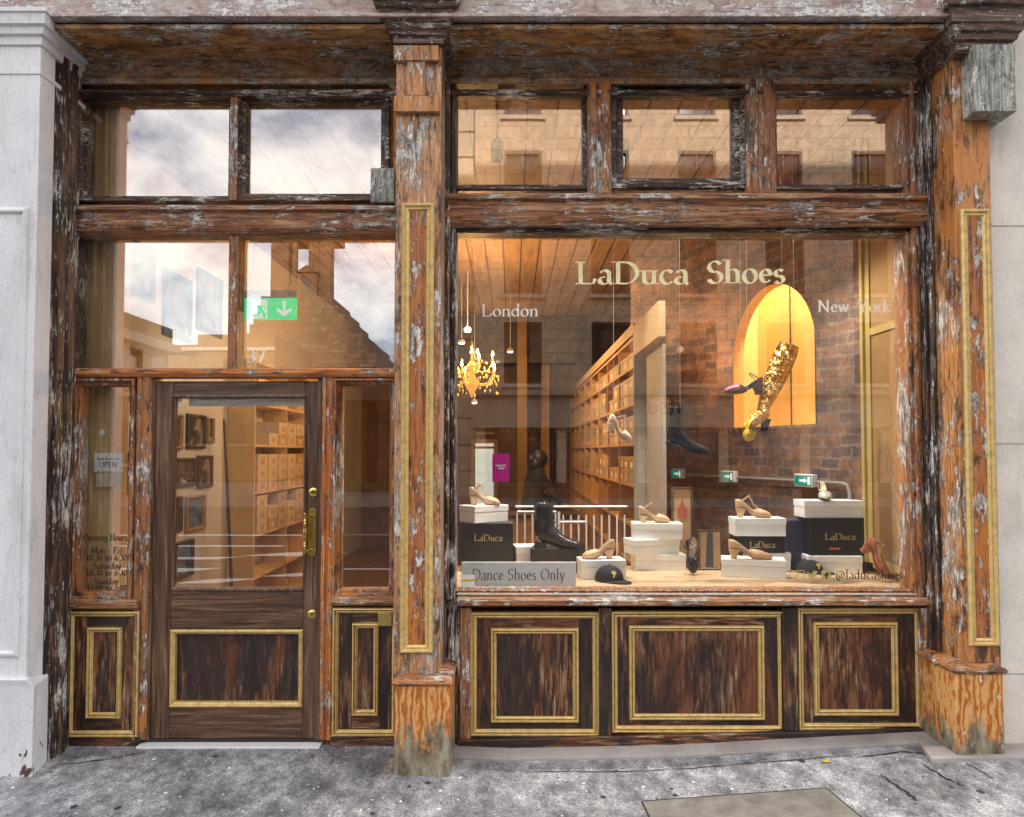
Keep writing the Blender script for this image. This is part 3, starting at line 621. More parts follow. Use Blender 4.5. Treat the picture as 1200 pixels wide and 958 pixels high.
# ---- pilasters
yp = -.33
def pilaster(px0, px1, mat, gpx, gpy, ytop, ybot, label, skew=0):
    g = grp('pilaster', front, label); x0, x1 = X(px0,yp), X(px1,yp)
    MB().box((x0,yp,Z(ybot+5,yp)),(x1,.11,Z(ytop,yp))).build('shaft', mat, g, bevel=.005)
    a, b = X(gpx[0],yp), X(gpx[1],yp)
    pr = [(0,.004),(0,-.012),(.008,-.022),(.016,-.02),(.022,-.01),(.032,-.014),(.038,-.008),(.042,-.002),(.042,.004)]
    MB().rect(a,b,Z(gpy[1],yp),Z(gpy[0],yp),pr,yp-.001).build('moulding', GOLD, g, smooth=30)
    MB().box((a+.04,yp-.003,Z(gpy[1],yp)+.04),(b-.04,yp+.01,Z(gpy[0],yp)-.04)).build('inlay', W['inlay'], g)
    return g, x0, x1
pc, x0, x1 = pilaster(462, 516, W['pil'], (470,508), (239,765), 40, 797, 'centre pilaster between door and display window')
def plinth(g, pa, pb, y, yb, zb, zt):
    x0, x1 = X(pa,y,850), X(pb,y,850)
    root = grp('plinth', g); root.location = ((x0+x1)/2, y, zb+.28*0)
    MB().box((x0,y,zb),(x1,.115,zt-.03)).build('plinth_block', W['plinth'], g, bevel=.012)
    bpy.data.objects.remove(root)
    MB().plan(x0,x1,.113,y,[(-.02,zt-.03),(.008,zt-.028),(.014,zt-.016),(.008,zt-.004),(-.03,zt+.012)]).build('plinth_cap', W['wornX'], g, smooth=30)
plinth(pc, 462, 527, YF, 0, -.06, Z(797,YF))
s = MB()
for (a,b,c,d,t) in ((461,514,53,71,.03),(477,498,71,112,.022),(462,515,112,131,.032)):
    q = rx(a,b,c,d,yp-t); s.box((q[0],yp-t,q[2]),(q[1],yp+.01,q[3]))
s.build('applied_bracket', W['pilr'], pc, bevel=.004)
def capital(g, xa, xb, yf, z0, z1, mat, out=.09):
    h = z1-z0
    pr = [(0,z0),(.012,z0+.03*h),(.012,z0+.2*h),(.03,z0+.24*h),(.035,z0+.34*h),(.05,z0+.38*h),(.055,z0+.5*h),(out*.75,z0+.54*h),(out*.78,z0+.82*h),(out,z0+.86*h),(out+.01,z0+h)]
    MB().plan(xa,xb,.0,yf,pr).build('capital', mat, g, smooth=30)
capital(pc, x0, x1, yp-.02, Z(52,yp-.03), Z(1,yp-.12), W['cap'], .10)
MB().plan(x0,x1,.0,yp-.05,[(.085,Z(2,yp-.12)),(.11,Z(2,yp-.12)+.02),(.12,Z(2,yp-.12)+.4)]).build('capital_block', W['cap'], pc)
pr_, x0r, x1r = pilaster(1125, 1168, W['pilr'], (1130,1165), (246,757), 60, 782, 'right end pilaster of orange bare wood')
zr = Z(884,-.40)
plinth(pr_, 1121, 1178, -.40, 0, zr-.06, Z(783,-.40))
MB().box((X(1141,-.44,90),-.44,Z(131,-.44)),(X(1191,-.44,90),-.20,Z(52,-.44))).build('corner_block', W['block'], pr_, bevel=.006)
capital(pr_, x0r-.01, X(1182,-.4,50), -.40, Z(60,-.42), Z(-5,-.5), W['cap'], .09)
MB().box((X(1100,-.36,10),-.36,Z(3,-.45)),(X(1185,-.45,10),.1,5.2)).build('cap_block', W['cap'], pr_)
# ---- right bay upper windows
window('transom_window', 524, 692, 92, 224, THIN, W['blackX'], 0, 1.5, 'first upper display pane from the pilaster')
window('transom_window', 714, 877, 92, 224, FR, W['blackX'], -.004, 1.55, 'middle upper display pane with a thick opening casement')
window('transom_window', 903, 1070, 92, 224, THIN, W['blackX'], 0, 1.5, 'third upper display pane nearest the corner block')
post(689, 717, 92, 226, -.06, W['wornZ']); post(875, 911, 92, 226, -.06, W['wornZ'])
rail(516, 1104, 224, 262, -.12, W['railX'])
s = MB(); q = rx(517,1100,261,273,-.03); s.box((q[0],-.03,q[2]),(q[1],.1,q[3])); s.build('window_head', W['blackX'], front, bevel=.005)
# reeded jambs of the display window
reeds(514, 534, 100, 700, [-.16,-.10,-.05], W['blackZ']); reeds(514, 541, 700, 868, [-.10,-.06,-.045], W['blackZ'])
reeds(1066, 1082, 100, 700, [-.03,-.055,-.04], W['wornZ']); reeds(1081, 1098, 100, 860, [-.09,-.13,-.11,-.15], W['blackZ'])
reeds(1097, 1124, 62, 860, [-.20,-.24,-.22,-.27], W['pilr'])
dw = grp('display_window', front, 'large display window')
x0,x1,z0,z1 = rx(530,1071,271,694,0)
MB().rect(x0,x1,z0,z1,[(0,.09),(0,.0),(.006,-.006),(.012,.0),(.016,.03),(.018,.09)],0).build('frame', W['railZ'], dw, smooth=30)
MB().box((x0+.012,YG,z0+.012),(x1-.012,YG+.006,z1-.012)).build('pane', GLASSD, dw, smooth=0)
glass_text('lettering', 'LaDuca', CREAM, dw, 675, 807, 333, 26, YG-.001, th=.15, label='large cream gold shop name')
glass_text('lettering', 'Shoes', CREAM, dw, 828, 920, 332, 26, YG-.001, th=.15, label='large cream gold word Shoes')
glass_text('lettering', 'London', WHITEL, dw, 564, 631, 371, 14, YG-.001, th=.12, label='small cream word London')
glass_text('lettering', 'New', WHITEL, dw, 958, 995, 366, 14, YG-.001, th=.12, label='small cream word New')
glass_text('lettering', 'York', WHITEL, dw, 1005, 1044, 366, 14, YG-.001, th=.12, label='small cream word York')
glass_text('lettering', '@laducashoes', DARKL, dw, 979, 1058, 679, 11, YG-.001, th=.12, label='dark gilt social media handle')
# three little social marks before the handle
s = MB(); y_ = YG-.001
def ring(mb, cx, cz, r, w, y, n=20, sq=False):
    for i in range(n):
        a, b = 2*PI*i/n, 2*PI*(i+1)/n
        def pt(t, rr):
            c, d = math.cos(t), math.sin(t)
            if sq: k = 1/((abs(c)**5+abs(d)**5)**.2); return (cx+rr*k*c, cz+rr*k*d)
            return (cx+rr*c, cz+rr*d)
        mb.fprism([pt(a,r),pt(b,r),pt(b,r-w),pt(a,r-w)], y-.001, y)
cxs, czs = X(938,y_,674), Z(674,y_)
ring(s, cxs, czs, .028, .005, y_, 24, True); ring(s, cxs, czs, .015, .004, y_); 
cx2 = X(952,y_,674); s.fprism([(cx2-.03,czs+.022),(cx2-.012,czs+.006),(cx2-.002,czs+.006),(cx2+.006,czs+.022),(cx2+.02,czs+.024),(cx2+.03,czs+.02),(cx2+.024,czs+.008),(cx2+.014,czs-.014),(cx2-.006,czs-.026),(cx2-.03,czs-.02),(cx2-.014,czs-.014),(cx2-.026,czs-.002)][::-1], y_-.001, y_)
cx3 = X(968,y_,674); s.box((cx3-.026,y_-.001,czs-.026),(cx3+.026,y_,czs+.026))
s.build('lettering', GOLDL, dw, smooth=0, label='three small gilt social media marks')
s = MB(); s.box((cx3-.003,y_-.0022,czs-.022),(cx3+.005,y_-.0012,czs+.014)); s.box((cx3-.012,y_-.0022,czs-.004),(cx3+.014,y_-.0012,czs+.004)); s.box((cx3+.0052,y_-.0022,czs+.008),(cx3+.016,y_-.0012,czs+.0139)); s.build('lettering', INK, dw, smooth=0, label='letter f on the square mark')
# sill
s = MB(); z = Z(694,0); zs = Z(712,-.09)
s.sprism([(.12,zs),(-.055,zs),(-.09,zs+.012),(-.092,zs+.035),(-.06,zs+.048),(-.03,zs+.05),(-.028,z-.012),(-.015,z-.002),(.12,z-.001)], X(536,-.05,705), X(1094,-.05,705)); s.build('sill', W['railX'], front, smooth=30)
s = MB(); s.box((X(536,0,700),-.034,z-.012),(X(1074,0,700),-.016,z-.004)); s.build('sill_fillet', plain('worn_white_fillet',(.6,.55,.48),.5,0,.35,30,.3), front)
# stall riser
for a in ((551,702,717,862,575,678,736,846,'left panel under the display window'),(716,919,716,858,737,895,733,843,'wide middle panel under the display window'),(934,1080,712,855,953,1051,729,838,'right panel under the display window')):
    low_panel(*a[:8], y=-.015, gw=.05, label=a[8])
for a,b in ((539,552),(702,717),(918,935),(1078,1093)):
    q = rx(a,b,713,871,-.05); MB().box((q[0],-.05,q[2]),(q[1],.1,q[3])).build('stile', W['railZ'] if a in (539,1078) else W['panelZ'], front, bevel=.004)
q = rx(536,1094,860,880,-.06)
s = MB(); s.add([(q[0],-.075,Z(881,-.075)),(q[1],-.075,Z(866,-.075)),(q[1],.1,Z(866,-.075)),(q[0],.1,Z(881,-.075)),(q[0],-.075,Z(868,-.075)),(q[1],-.075,Z(855,-.075)),(q[1],.1,Z(855,-.075)),(q[0],.1,Z(868,-.075))],[(0,3,2,1),(4,5,6,7),(0,1,5,4),(1,2,6,5),(2,3,7,6),(3,0,4,7)])
s.build('base_board', W['panelX'], front, bevel=.006)
MB().box((X(536,0,860),-.012,-.02),(X(1094,0,860),.1,Z(855,-.04))).build('back_board', W['panelX'], front)
# lettering on left sidelight
for t,a,b,yy,h in (('Opening Hours',98,149,634,8),('Mon - Fri',107,143,649,7.5),('10:30 to 6:30',101,149,657,7),('Saturday',109,142,667,7),('10:30 to 6:30',101,149,675,7),('Sunday',111,139,685,7),('12:00 to 5:00',102,149,691.5,6)):
    glass_text('lettering', t, DARKL, front, a, b, yy, h, YG-.001, th=.17)
# little stickers
def sticker(px0,px1,py0,py1,y,parent=front):
    q = rx(px0,px1,py0,py1,y); MB().box((q[0],y-.001,q[2]),(q[1],y,q[3])).build('sticker', BOXW, parent)
    h = q[3]-q[2]; MB().box((q[0]+.004,y-.002,q[2]+h*.45),(q[1]-.004,y-.0012,q[2]+h*.62)).build('sticker_band', YELL, parent)
sticker(540,556,674,688,YG-.002); sticker(199,214,464,476,.046)
# ---- neighbours
lp = thing('stone_pier', 'white painted stone pier with cornice and plinth left of the shopfront', 'pier', (-3.2,-.4,0))
yl = -.42
xpl = -2.55
MB().box((-4.6,yl,Z(803,yl)),(xpl,-.28,Z(40,yl))).build('shaft', PIER, lp, bevel=.006)
zq = Z(803,yl-.02); MB().loft([[(x+o_,y-abs(o_)*.3,z) for x,y in ((-4.6,yl-.02),(-2.50,yl-.02),(-2.615,.05),(-4.6,.05))] for z,o_ in ((-.08,0),(zq-.012,0),(zq,-.008),(zq+.03,-.035))]).build('plinth', PIER, lp, smooth=20, bevel=.003)
zt, zb_ = Z(10,yl-.05), Z(52,yl-.02); h = zt-zb_
MB().plan(-4.6,xpl,.12,yl,[(0,zb_),(.012,zb_+.02*h),(.014,zb_+.25*h),(.03,zb_+.3*h),(.034,zb_+.5*h),(.05,zb_+.55*h),(.055,zb_+.85*h),(.065,zb_+.88*h),(.065,zt)]).build('cornice', PIER, lp, smooth=30)
MB().plan(-4.6,xpl,.12,yl,[(-.01,Z(88,yl)),(.006,Z(88,yl)+.004),(.006,Z(82,yl)),(-.01,Z(80,yl))]).build('string_line', PIER, lp)
MB().rect(-4.0,X(28,yl,500),Z(770,yl),Z(244,yl),[(0,.004),(0,-.008),(.012,-.016),(.022,-.016),(.03,-.004),(.03,.004)],yl).build('panel_moulding', PIER, lp, smooth=30)
rn = thing('rendered_wall', 'cream rendered stone wall right of the shopfront', 'wall', (3.3,-.2,0))
MB().box((X(1150,-.26),-.26,-.1),(4.6,.12,5.2)).build('render', NEIGH, rn)
s = MB()
for py in (265, 520, 790): s.box((X(1160,-.26),-.262,Z(py,-.26)-.003),(4.6,-.2605,Z(py,-.26)+.003))
s.build('joint', plain('render_joint',(.42,.4,.36),.8), rn)
# building above (gives the street its shade)
ub = thing('upper_building', 'brown stone upper storeys standing over the shop', 'building', (0,0,5.2))
MB().box((-30,-.35,5.2),(30,12,23.0)).build('wall', STONE4, ub)
# ================================================================ GROUND
def gz(x, y):
    k = min(1, max(0, (y+6)/4)); return k*interp(x, [-3,-.6,0,.9,2.6,5], [0,0,-.022,-.005,.085,.12])
s = MB(); nx, ny = 60, 30
xs = [-8+16*i/nx for i in range(nx+1)]; ys = [-4.2+4.3*j/ny for j in range(ny+1)]
s.add([(x,y,gz(x,y)+.0015*math.sin(7*x+3*y)) for y in ys for x in xs], [(j*(nx+1)+i, j*(nx+1)+i+1, (j+1)*(nx+1)+i+1, (j+1)*(nx+1)+i) for j in range(ny) for i in range(nx)])
tag(s.build('pavement', PAVE), kind='structure')
tag(MB().box((-400,-600,-.3),(400,600,-.13)).build('ground', ASPH), kind='structure')
tag(MB().box((-60,-4.35,-.129),(60,-4.2,.0)).build('kerb', KERB), kind='structure')
tag(MB().box((-60,-19.2,-.125),(60,-4.36,-.12)).build('road', ASPH), kind='structure')
tag(MB().box((-60,-40,-.124),(60,-19.21,.0)).build('far_pavement', plain('far_paving',(.1,.09,.085),.9)), kind='structure')
s = MB()
def mark(px0,px1,py,w,dx=0):
    p0 = on_plane_z(px0,py,-.115); p1 = on_plane_z(px1,py,-.115); y = 2*YG-p0.y
    s.add([(p0.x,y,-.115),(p1.x,y,-.115),(p1.x+dx,y-w,-.115),(p0.x+dx,y-w,-.115)],[(0,1,2,3)])
for a in ((60,460,628,.22,0),(60,330,641,.22,0),(60,250,656,.3,.4),(280,356,652,.5,.7),(60,200,672,.5,.6),(200,250,684,.4,.5),(300,350,676,.35,.6),(400,458,628,.15,0),(400,460,668,.12,0)): mark(*a)
tag(s.build('road_markings', PAINTW), kind='structure')
# kerb stone strip along the window
s = MB(); a, b = X(528,-.1,885), 2.42
n = 24; ring0 = []
for i in range(n+1):
    x = a+(b-a)*i/n; g0 = gz(x,-.1)
    ring0.append([(x,-.19,g0-.05),(x,-.19,g0+.012+.002*math.sin(9*x)),(x,-.175,g0+.020),(x,-.07,g0+.032),(x,.05,g0+.032),(x,.05,g0-.05)])
s.loft(ring0); tag(s.build('stone_step', KERB), kind='structure')
s = MB(); s.add([(x,y,z) for x,y,z in [(X(1095,-.46,890),-.435,gz(2.4,-.4)-.02),(2.9,-.435,gz(2.8,-.4)-.02),(2.9,0,gz(2.8,-.4)-.02),(2.3,0,gz(2.4,-.4)-.02),(X(1095,-.46,890),-.425,gz(2.4,-.4)+.02),(2.9,-.425,gz(2.8,-.4)+.02),(2.9,0,gz(2.8,-.4)+.02),(2.3,0,gz(2.4,-.4)+.02)]],[(0,3,2,1),(4,5,6,7),(0,1,5,4),(1,2,6,5),(2,3,7,6),(3,0,4,7)])
tag(s.build('plinth_footing', KERB, bevel=.01), kind='structure')
# cracks, a painted shade line before the step and a fallen leaf on the pavement
CRK = plain('crack_dirt_and_shade', (.025,.022,.022), .9)
rc = random.Random(11)
def crack_and_shade(pts, w):
    m = MB(); fine = []
    for (a, b) in zip(pts[:-1], pts[1:]):
        for k in range(12): f = k/12; fine.append((a[0]+(b[0]-a[0])*f+rc.uniform(-.006,.006), a[1]+(b[1]-a[1])*f+rc.uniform(-.006,.006)))
    fine.append(pts[-1]); vs = []; fs = []
    for i, p_ in enumerate(fine):
        q_ = fine[min(i+1,len(fine)-1)]; o_ = fine[max(i-1,0)]; d = Vector((q_[0]-o_[0], q_[1]-o_[1])); d.normalize(); n_ = Vector((-d.y,d.x))*w*(.5+rc.random())*(1-abs(2*i/len(fine)-1)**4)
        z_ = gz(*p_)+.0042; vs += [(p_[0]+n_.x,p_[1]+n_.y,z_),(p_[0]-n_.x,p_[1]-n_.y,z_)]
        if i: fs.append((2*i-2,2*i-1,2*i+1,2*i))
    m.add(vs, fs); return m
def gp2(px,py): p_ = on_plane_z(px,py,gz(1.5,-.8)); return (p_.x,p_.y)
for i_, (a_, w_) in enumerate((([gp2(1078,902),gp2(1108,921),gp2(1132,932)],.006),([gp2(1128,903),gp2(1165,925)],.0035),([gp2(1030,912),gp2(1062,934),gp2(1075,945)],.006),([gp2(60,893),gp2(130,884),gp2(180,874)],.004),([gp2(1000,893),gp2(1060,889),gp2(1100,896)],.006),([gp2(560,893),gp2(720,897),gp2(880,893),gp2(1010,889)],.0035))):  # last strip paints the dark shade line in front of the step
    tag(crack_and_shade(a_,w_).build('pavement_crack_and_shade', CRK, smooth=0), kind='structure')
lf = on_plane_z(968,897,gz(1.4,-.3)); s = MB(); s.add([(-.02,-.006,.006),(0,-.014,.003),(.022,-.004,.007),(.012,.01,.003),(-.012,.012,.008)],[(0,1,2,3,4)]); lo = s.build('fallen_leaf', YELL, local=True); lo.location = (lf.x,lf.y,gz(lf.x,lf.y)+.003); tag(lo, 'small yellow scrap of leaf on the pavement under the wide panel', 'leaf')
# access cover slab
c = [on_plane_z(752,937,.003), on_plane_z(968,928,.015), on_plane_z(1012,966,.012), on_plane_z(775,985,.003)]
acov = thing('pavement_cover', 'grey stone access cover set into the pavement below the window', 'access cover', c[0])
COVM = plain('grey_brown_cover_stone', (.2,.185,.16), .6, 0, .35, 9, .4)
s = MB(); zc_ = [gz(p.x,p.y)+.0045 for p in c]; s.add([(p.x,p.y,z) for p,z in zip(c,zc_)]+[(p.x,p.y,z-.03) for p,z in zip(c,zc_)],[(0,1,2,3),(7,6,5,4),(0,4,5,1),(1,5,6,2),(2,6,7,3),(3,7,4,0)]); s.build('slab', COVM, acov)
s = MB()
for i in range(4):
    p, q = c[i], c[(i+1)%4]; d = (q-p).normalized()*.004; nn = Vector((-d.y,d.x,0)); z0_, z1_ = gz(p.x,p.y)+.005, gz(q.x,q.y)+.005
    s.add([(p.x-nn.x,p.y-nn.y,z0_),(p.x+nn.x,p.y+nn.y,z0_),(q.x+nn.x,q.y+nn.y,z1_),(q.x-nn.x,q.y-nn.y,z1_)],[(0,1,2,3)])
s.build('joint', INK, acov)
# ================================================================ INTERIOR SHELL
ZC = 3.85; YB = 9.2
tag(MB().box((-2.8,.12,-.1),(2.9,YB+.1,-.0)).build('shop_floor', plain('shop_floorboards',(.24,.13,.06),.4,0,.3,6,.2)), kind='structure')
tag(MB().box((-2.8,.12,ZC),(2.9,YB+.1,ZC+.1)).build('shop_ceiling', CEIL), kind='structure')
tag(MB().box((-2.9,.121,0),(-2.68,YB,ZC)).build('side_wall', PLASTER), kind='structure')
tag(MB().box((-2.8,YB,0),(2.9,YB+.1,ZC)).build('rear_wall', plain('dim_brown_rear_wall',(.2,.11,.06),.6,0,.3,3,.2)), kind='structure')
tag(MB().box((2.75,.121,0),(2.9,YB,ZC)).build('party_wall', PLASTER), kind='structure')
# timber lining at the left jamb
s = MB(); s.box((-2.675,.13,.0),(-2.40,.30,ZC-.01)); tl = s.build('side_lining', TANL_); tag(tl, 'tan timber lining board inside the left jamb of the door bay', 'lining board')
s = MB(); s.box((-2.60,.14,Z(118,.15)),(-.48,.24,ZC-.002)); tag(s.build('head_lining', TANL_), 'tan timber lining board above the upper panes over the door', 'lining board')
# white ceiling beam and fluorescent fitting seen over the door
s = MB(); s.box((-2.67,2.4,ZC-.16),(-.2,2.65,ZC-.001)); tag(s.build('ceiling_beam', PLASTER), 'white boxed beam under the ceiling over the entrance', 'beam')
bt = thing('ceiling_batten_light', 'slim white batten light hanging inside the upper pane over the door', 'light', P(320,187,2.0))
p = P(320,187,2.0); s = MB(); s.box((P(298,187,2).x,1.96,p.z-.02),(P(346,187,2).x,2.04,p.z+.02)); s.build('housing', METALW, bt)
s = MB(); s.tube([(P(305,160,2).x,2.0,p.z+.02),(P(300,150,2).x,2.0,ZC-.001)], .008); s.build('rod', METALW, bt)
# pipe along ceiling in display bay
s = MB(); a = P(532,173,1.6); b = P(760,173,1.6); s.tube([(a.x,a.y,a.z),(b.x-.1,b.y,a.z),(b.x,b.y,a.z-.02),(b.x-.12,b.y,a.z-.22)], .022); tag(s.build('ceiling_pipe', PIPE), 'white pipe running level under the ceiling behind the upper display panes', 'pipe')
# exit sign hanging on a cable
es_y = .55
p = P(318,358,es_y); q = (P(286,358,es_y).x, P(348,358,es_y).x, P(318,375,es_y).z, P(318,350,es_y).z)
ex = thing('exit_sign', 'green running man exit sign hanging on a white cable over the door', 'exit sign', (p.x,es_y,q[2]))
MB().box((q[0]-.004,es_y-.02,q[3]),(q[1]+.004,es_y+.03,P(318,341,es_y).z)).build('housing', METALW, ex, bevel=.003)
MB().box((q[0],es_y-.004,q[2]),(q[1],es_y+.004,q[3])).build('sign_face', GREEN, ex)
W_, H_ = q[1]-q[0], q[3]-q[2]
def pic(pts, name='pictogram', y=es_y-.005, m=EXITW, par=ex):
    MB().fprism([(q[0]+a*W_, q[2]+b*H_) for a,b in pts], y-.001, y).build(name, m, par, smooth=0)
pic([(.16,.05),(.44,.05),(.44,.92),(.16,.92)])
pic([(.74,.88),(.79,.88),(.79,.4),(.9,.55),(.9,.42),(.765,.15),(.63,.42),(.63,.55),(.74,.4)][::-1])
s = MB()
def man(pts): s.fprism([(q[0]+a*W_, q[2]+b*H_) for a,b in pts], es_y-.0085, es_y-.0065)
man([(.31+.03*math.cos(t),.78+.085*math.sin(t)) for t in [2*PI*i/10 for i in range(10)]])
man([(.25,.66),(.34,.68),(.37,.4),(.30,.36)]); man([(.30,.42),(.37,.42),(.42,.26),(.41,.06),(.37,.06),(.37,.24)]); man([(.29,.42),(.34,.38),(.28,.2),(.17,.2),(.17,.27),(.26,.28)])
man([(.25,.66),(.27,.6),(.21,.46),(.18,.5)]); man([(.33,.67),(.36,.6),(.41,.5),(.43,.54),(.38,.66)])
s.build('pictogram', GREEN, ex, smooth=0, label='green running man')
s = MB(); zt_ = P(318,341,es_y).z
s.tube([(P(290,341,es_y).x,es_y,zt_),(P(294,320,es_y).x,es_y,zt_+.1),(P(297,300,es_y).x,es_y,P(0,300,es_y).z),(P(298,270,es_y).x,es_y,P(0,270,es_y).z),(P(296,200,es_y).x,es_y,ZC)], .0035, 6); s.tube([(P(341,341,es_y).x,es_y,zt_),(P(339,250,es_y).x,es_y,ZC)], .0015, 5); s.build('cable', METALW, ex)
# open sign in sidelight
oy = .10; q4 = rx(110,144,531,553,oy)
og = thing('open_sign', 'small white hanging sign reading OPEN over a blank wooden board in the sidelight', 'sign', ((q4[0]+q4[1])/2,oy,q4[2]))
MB().box((q4[0],oy,q4[2]),(q4[1],oy+.008,q4[3])).build('board', BOXW, og, bevel=.002)
q5 = rx(112,143,554,571,oy); MB().box((q5[0],oy,q5[2]),(q5[1],oy+.008,q5[3])).build('lower_board', plain('pale_pine',(.62,.52,.38),.6,0,.15,20,.1), og, bevel=.002)
lettering('lettering','OPEN',INK,og,q4[0]+.034,q4[1]-.034,q4[2]+.028,.03,oy-.0005,th=.15)
lettering('lettering','Come in we are',INK,og,q4[0]+.018,q4[1]-.018,q4[2]+.072,.013,oy-.0005,th=.14)
pp = P(124,507,oy); s = MB(); s.tube([(q4[0]+.04,oy,q4[3]-.004),(pp.x,oy,pp.z),(q4[1]-.02,oy,q4[3]-.004)], .0018, 5); s.build('cord', BOXT, og)
s = MB(); s.lathe([(.016,0),(.017,.004),(.006,.01),(.005,.018)], M=Matrix.Translation((pp.x,YG+.008,pp.z))@Matrix.Rotation(-PI/2,4,'X')); s.build('suction_hook', METALW, og)
# pictures on the left wall
XW = -2.68
def wall_picture(px0,px1,py0,py1,fm,art,label,fw=.03,grp_='framed pictures on the left shop wall'):
    d0 = on_plane_x(px0,HOR,XW).y; d1 = on_plane_x(px1,HOR,XW).y; ym = (d0+d1)/2
    z0, z1 = Z(py1,ym), Z(py0,ym)
    t = thing('framed_picture', label, 'picture', (XW,ym,z0), group=grp_)
    M = Matrix(((0,-1,0,XW+.0005),(1,0,0,0),(0,0,1,0),(0,0,0,1)))   # local x->world y, local y -> world -x
    M = Matrix(((0,-1,0,XW+.001),(1,0,0,0),(0,0,1,0),(0,0,0,1)))
    s = MB(); s.rect(d0,d1,z0,z1,[(0,0),(0,-.02),(fw*.4,-.03),(fw,-.012),(fw,0)],0); s.v = [M@v for v in s.v]; s.build('frame', fm, t, smooth=20)
    s = MB(); s.box((XW+.002,d0+fw*.9,z0+fw*.9),(XW+.008,d1-fw*.9,z1-fw*.9)); s.build('print', art, t)
    return t
wall_picture(128,176,282,346,BLUEF,ART[2],'large blue grey picture highest on the left wall nearest the glass',.06)
wall_picture(187,220,322,398,BLUEF,ART[2],'tall blue grey framed print seen left of the exit sign',.05)
wall_picture(227,256,322,392,BLUEF,ART[2],'narrow blue grey picture just left of the glazing bar',.05)
mz = wall_picture(136,162,408,470,FRAMEG,ART[0],'gilt framed picture in place of a mirror reflecting the chandelier, at the foot of the transom pane',.05)  # stands in for a mirror with the chandelier's reflection
wall_picture(136,153,530,580,FRAMEW,ART[3],'dark framed picture with a crimson figure behind the open sign',.03)
wall_picture(190,211,485,527,FRAMEG,ART[0],'gilt framed picture at the door glass left edge in the top row',.03)
wall_picture(217,238,486,526,FRAMEW,ART[1],'dark framed portrait second in the top row through the door',.035)
wall_picture(200,227,537,571,FRAMEW,ART[0],'wide dark picture in the middle row through the door',.03)
wall_picture(230,247,534,572,FRAMEW,ART[1],'narrow dark portrait at the end of the middle row',.03)
wall_picture(188,212,583,626,FRAMEW,ART[0],'pale print in a dark frame at the door glass left edge in the third row',.03)
wall_picture(217,239,581,622,FRAMEG,ART[2],'lilac grey print second in the third row through the door',.03)
wall_picture(203,226,634,678,FRAMEW,ART[2],'lowest grey print in a black frame through the door',.03)
wall_picture(241,248,490,520,FRAMEG,ART[0],'slim gilt picture third in the top row through the door',.02)
# leaning pole
s = MB(); s.tube([P(263,492,2.2),P(272,700,1.9)], .014); tag(s.build('leaning_pole', FRAMEW), 'dark wooden pole leaning beside the pictures inside the door', 'pole')
# ================================================================ SHELVING
def shelving(name, label, xf, xb, y0, y1, zs, bays, mat, endmat, top_extra=None):
    t = thing(name, label, 'shelving', ((xf+xb)/2,y0,0))
    x0_, x1_ = min(xf,xb), max(xf,xb)
    for i in range(bays+1):
        y = y0+(y1-y0)*i/bays
        if i == 0: MB().box((x0_,y-.03,0),(x1_,y,zs[-1]+.02)).build('end_panel', endmat, t, bevel=.003)
        else: MB().box((x0_,y-.012,0.0),(x1_,y+.012,zs[-1])).build('upright', mat, t)
    for z in zs: MB().box((x0_+.004,y0+.001,z-.012),(x1_-.002,y1,z+.012)).build('shelf', mat, t)
    return t
zs = [.35,.72,1.05,1.40,1.755,2.10,2.42,2.66]
XS = 1.03
shelving('shelf_unit', 'long honey wood wall shelving full of shoeboxes receding behind the display window', XS, 1.30, 2.0, 9.1, zs, 8, SHELFW, ENDP)
sh2 = [.1,.5,.9,1.3,1.75,2.15,2.55]
shelving('shelf_unit', 'pale shelving with boxes on the left wall seen through the door', -2.42, -2.675, 2.75, 5.75, sh2, 3, TANL_, TANL_)
s = MB(); s.box((XS-.005,.85,2.50),(XS+.045,1.968,2.75)); s.box((XS-.006,1.969,2.69),(1.31,9.15,2.78)); tag(s.build('shelf_bulkhead', plain('lit_tan_bulkhead',(.5,.33,.17),.6,0,.08,5,.1)), 'tan boxed bulkhead over the near end of the long shelving', 'bulkhead')
s = MB(); s.box((XS+.09,1.2,0),(XS+.115,1.96,2.497)); tag(s.build('partition', ENDP), 'warm grey partition end post beside the hanging black boot', 'partition')
# boxes on shelves
proto = {}
def small_box(kind):
    w, d, h = .20, .26, .115     # along y, depth x, height
    t = thing('shoebox', '', 'shoebox'); t['label'] = 'shoebox'
    m = {'k': BOXT, 'w': ENDP, 'o': SHELFW, 'c': plain('cream_card',(.62,.5,.36),.6,0,.1,8,.05) if 'cream_card' not in bpy.data.materials else bpy.data.materials['cream_card']}[kind]
    s = MB(); s.box((-.1215,-.055,.022),(-.1203,.055,.07)); s.box((.1203,-.055,.022),(.1215,.055,.07)); s.build('paper_label', {'k': PLASTER, 'w': BOXT, 'o': BOXW, 'c': BOXT}[kind], t, local=True)
    s = MB(); s.box((-.12,-.15,0),(.12,.15,.085)); s.build('box', m, t, local=True)
    s = MB(); s.box((-.124,-.154,.086),(.124,.154,.118)); s.build('lid', m, t, local=True)
    KIDS[t.name] = [c for c in t.children] or [o for o in COL.objects if o.parent is t]
    return t
for k_ in 'kwoc': proto[k_] = [small_box(k_), False]
def put_box(kind, loc, label, group):
    pr, used = proto[kind]
    if not used: o = pr; proto[kind][1] = True
    else: o = copy_tree(pr)
    o.location = loc; o['label'] = label; o['group'] = group; return o
rnd = random.Random(3)
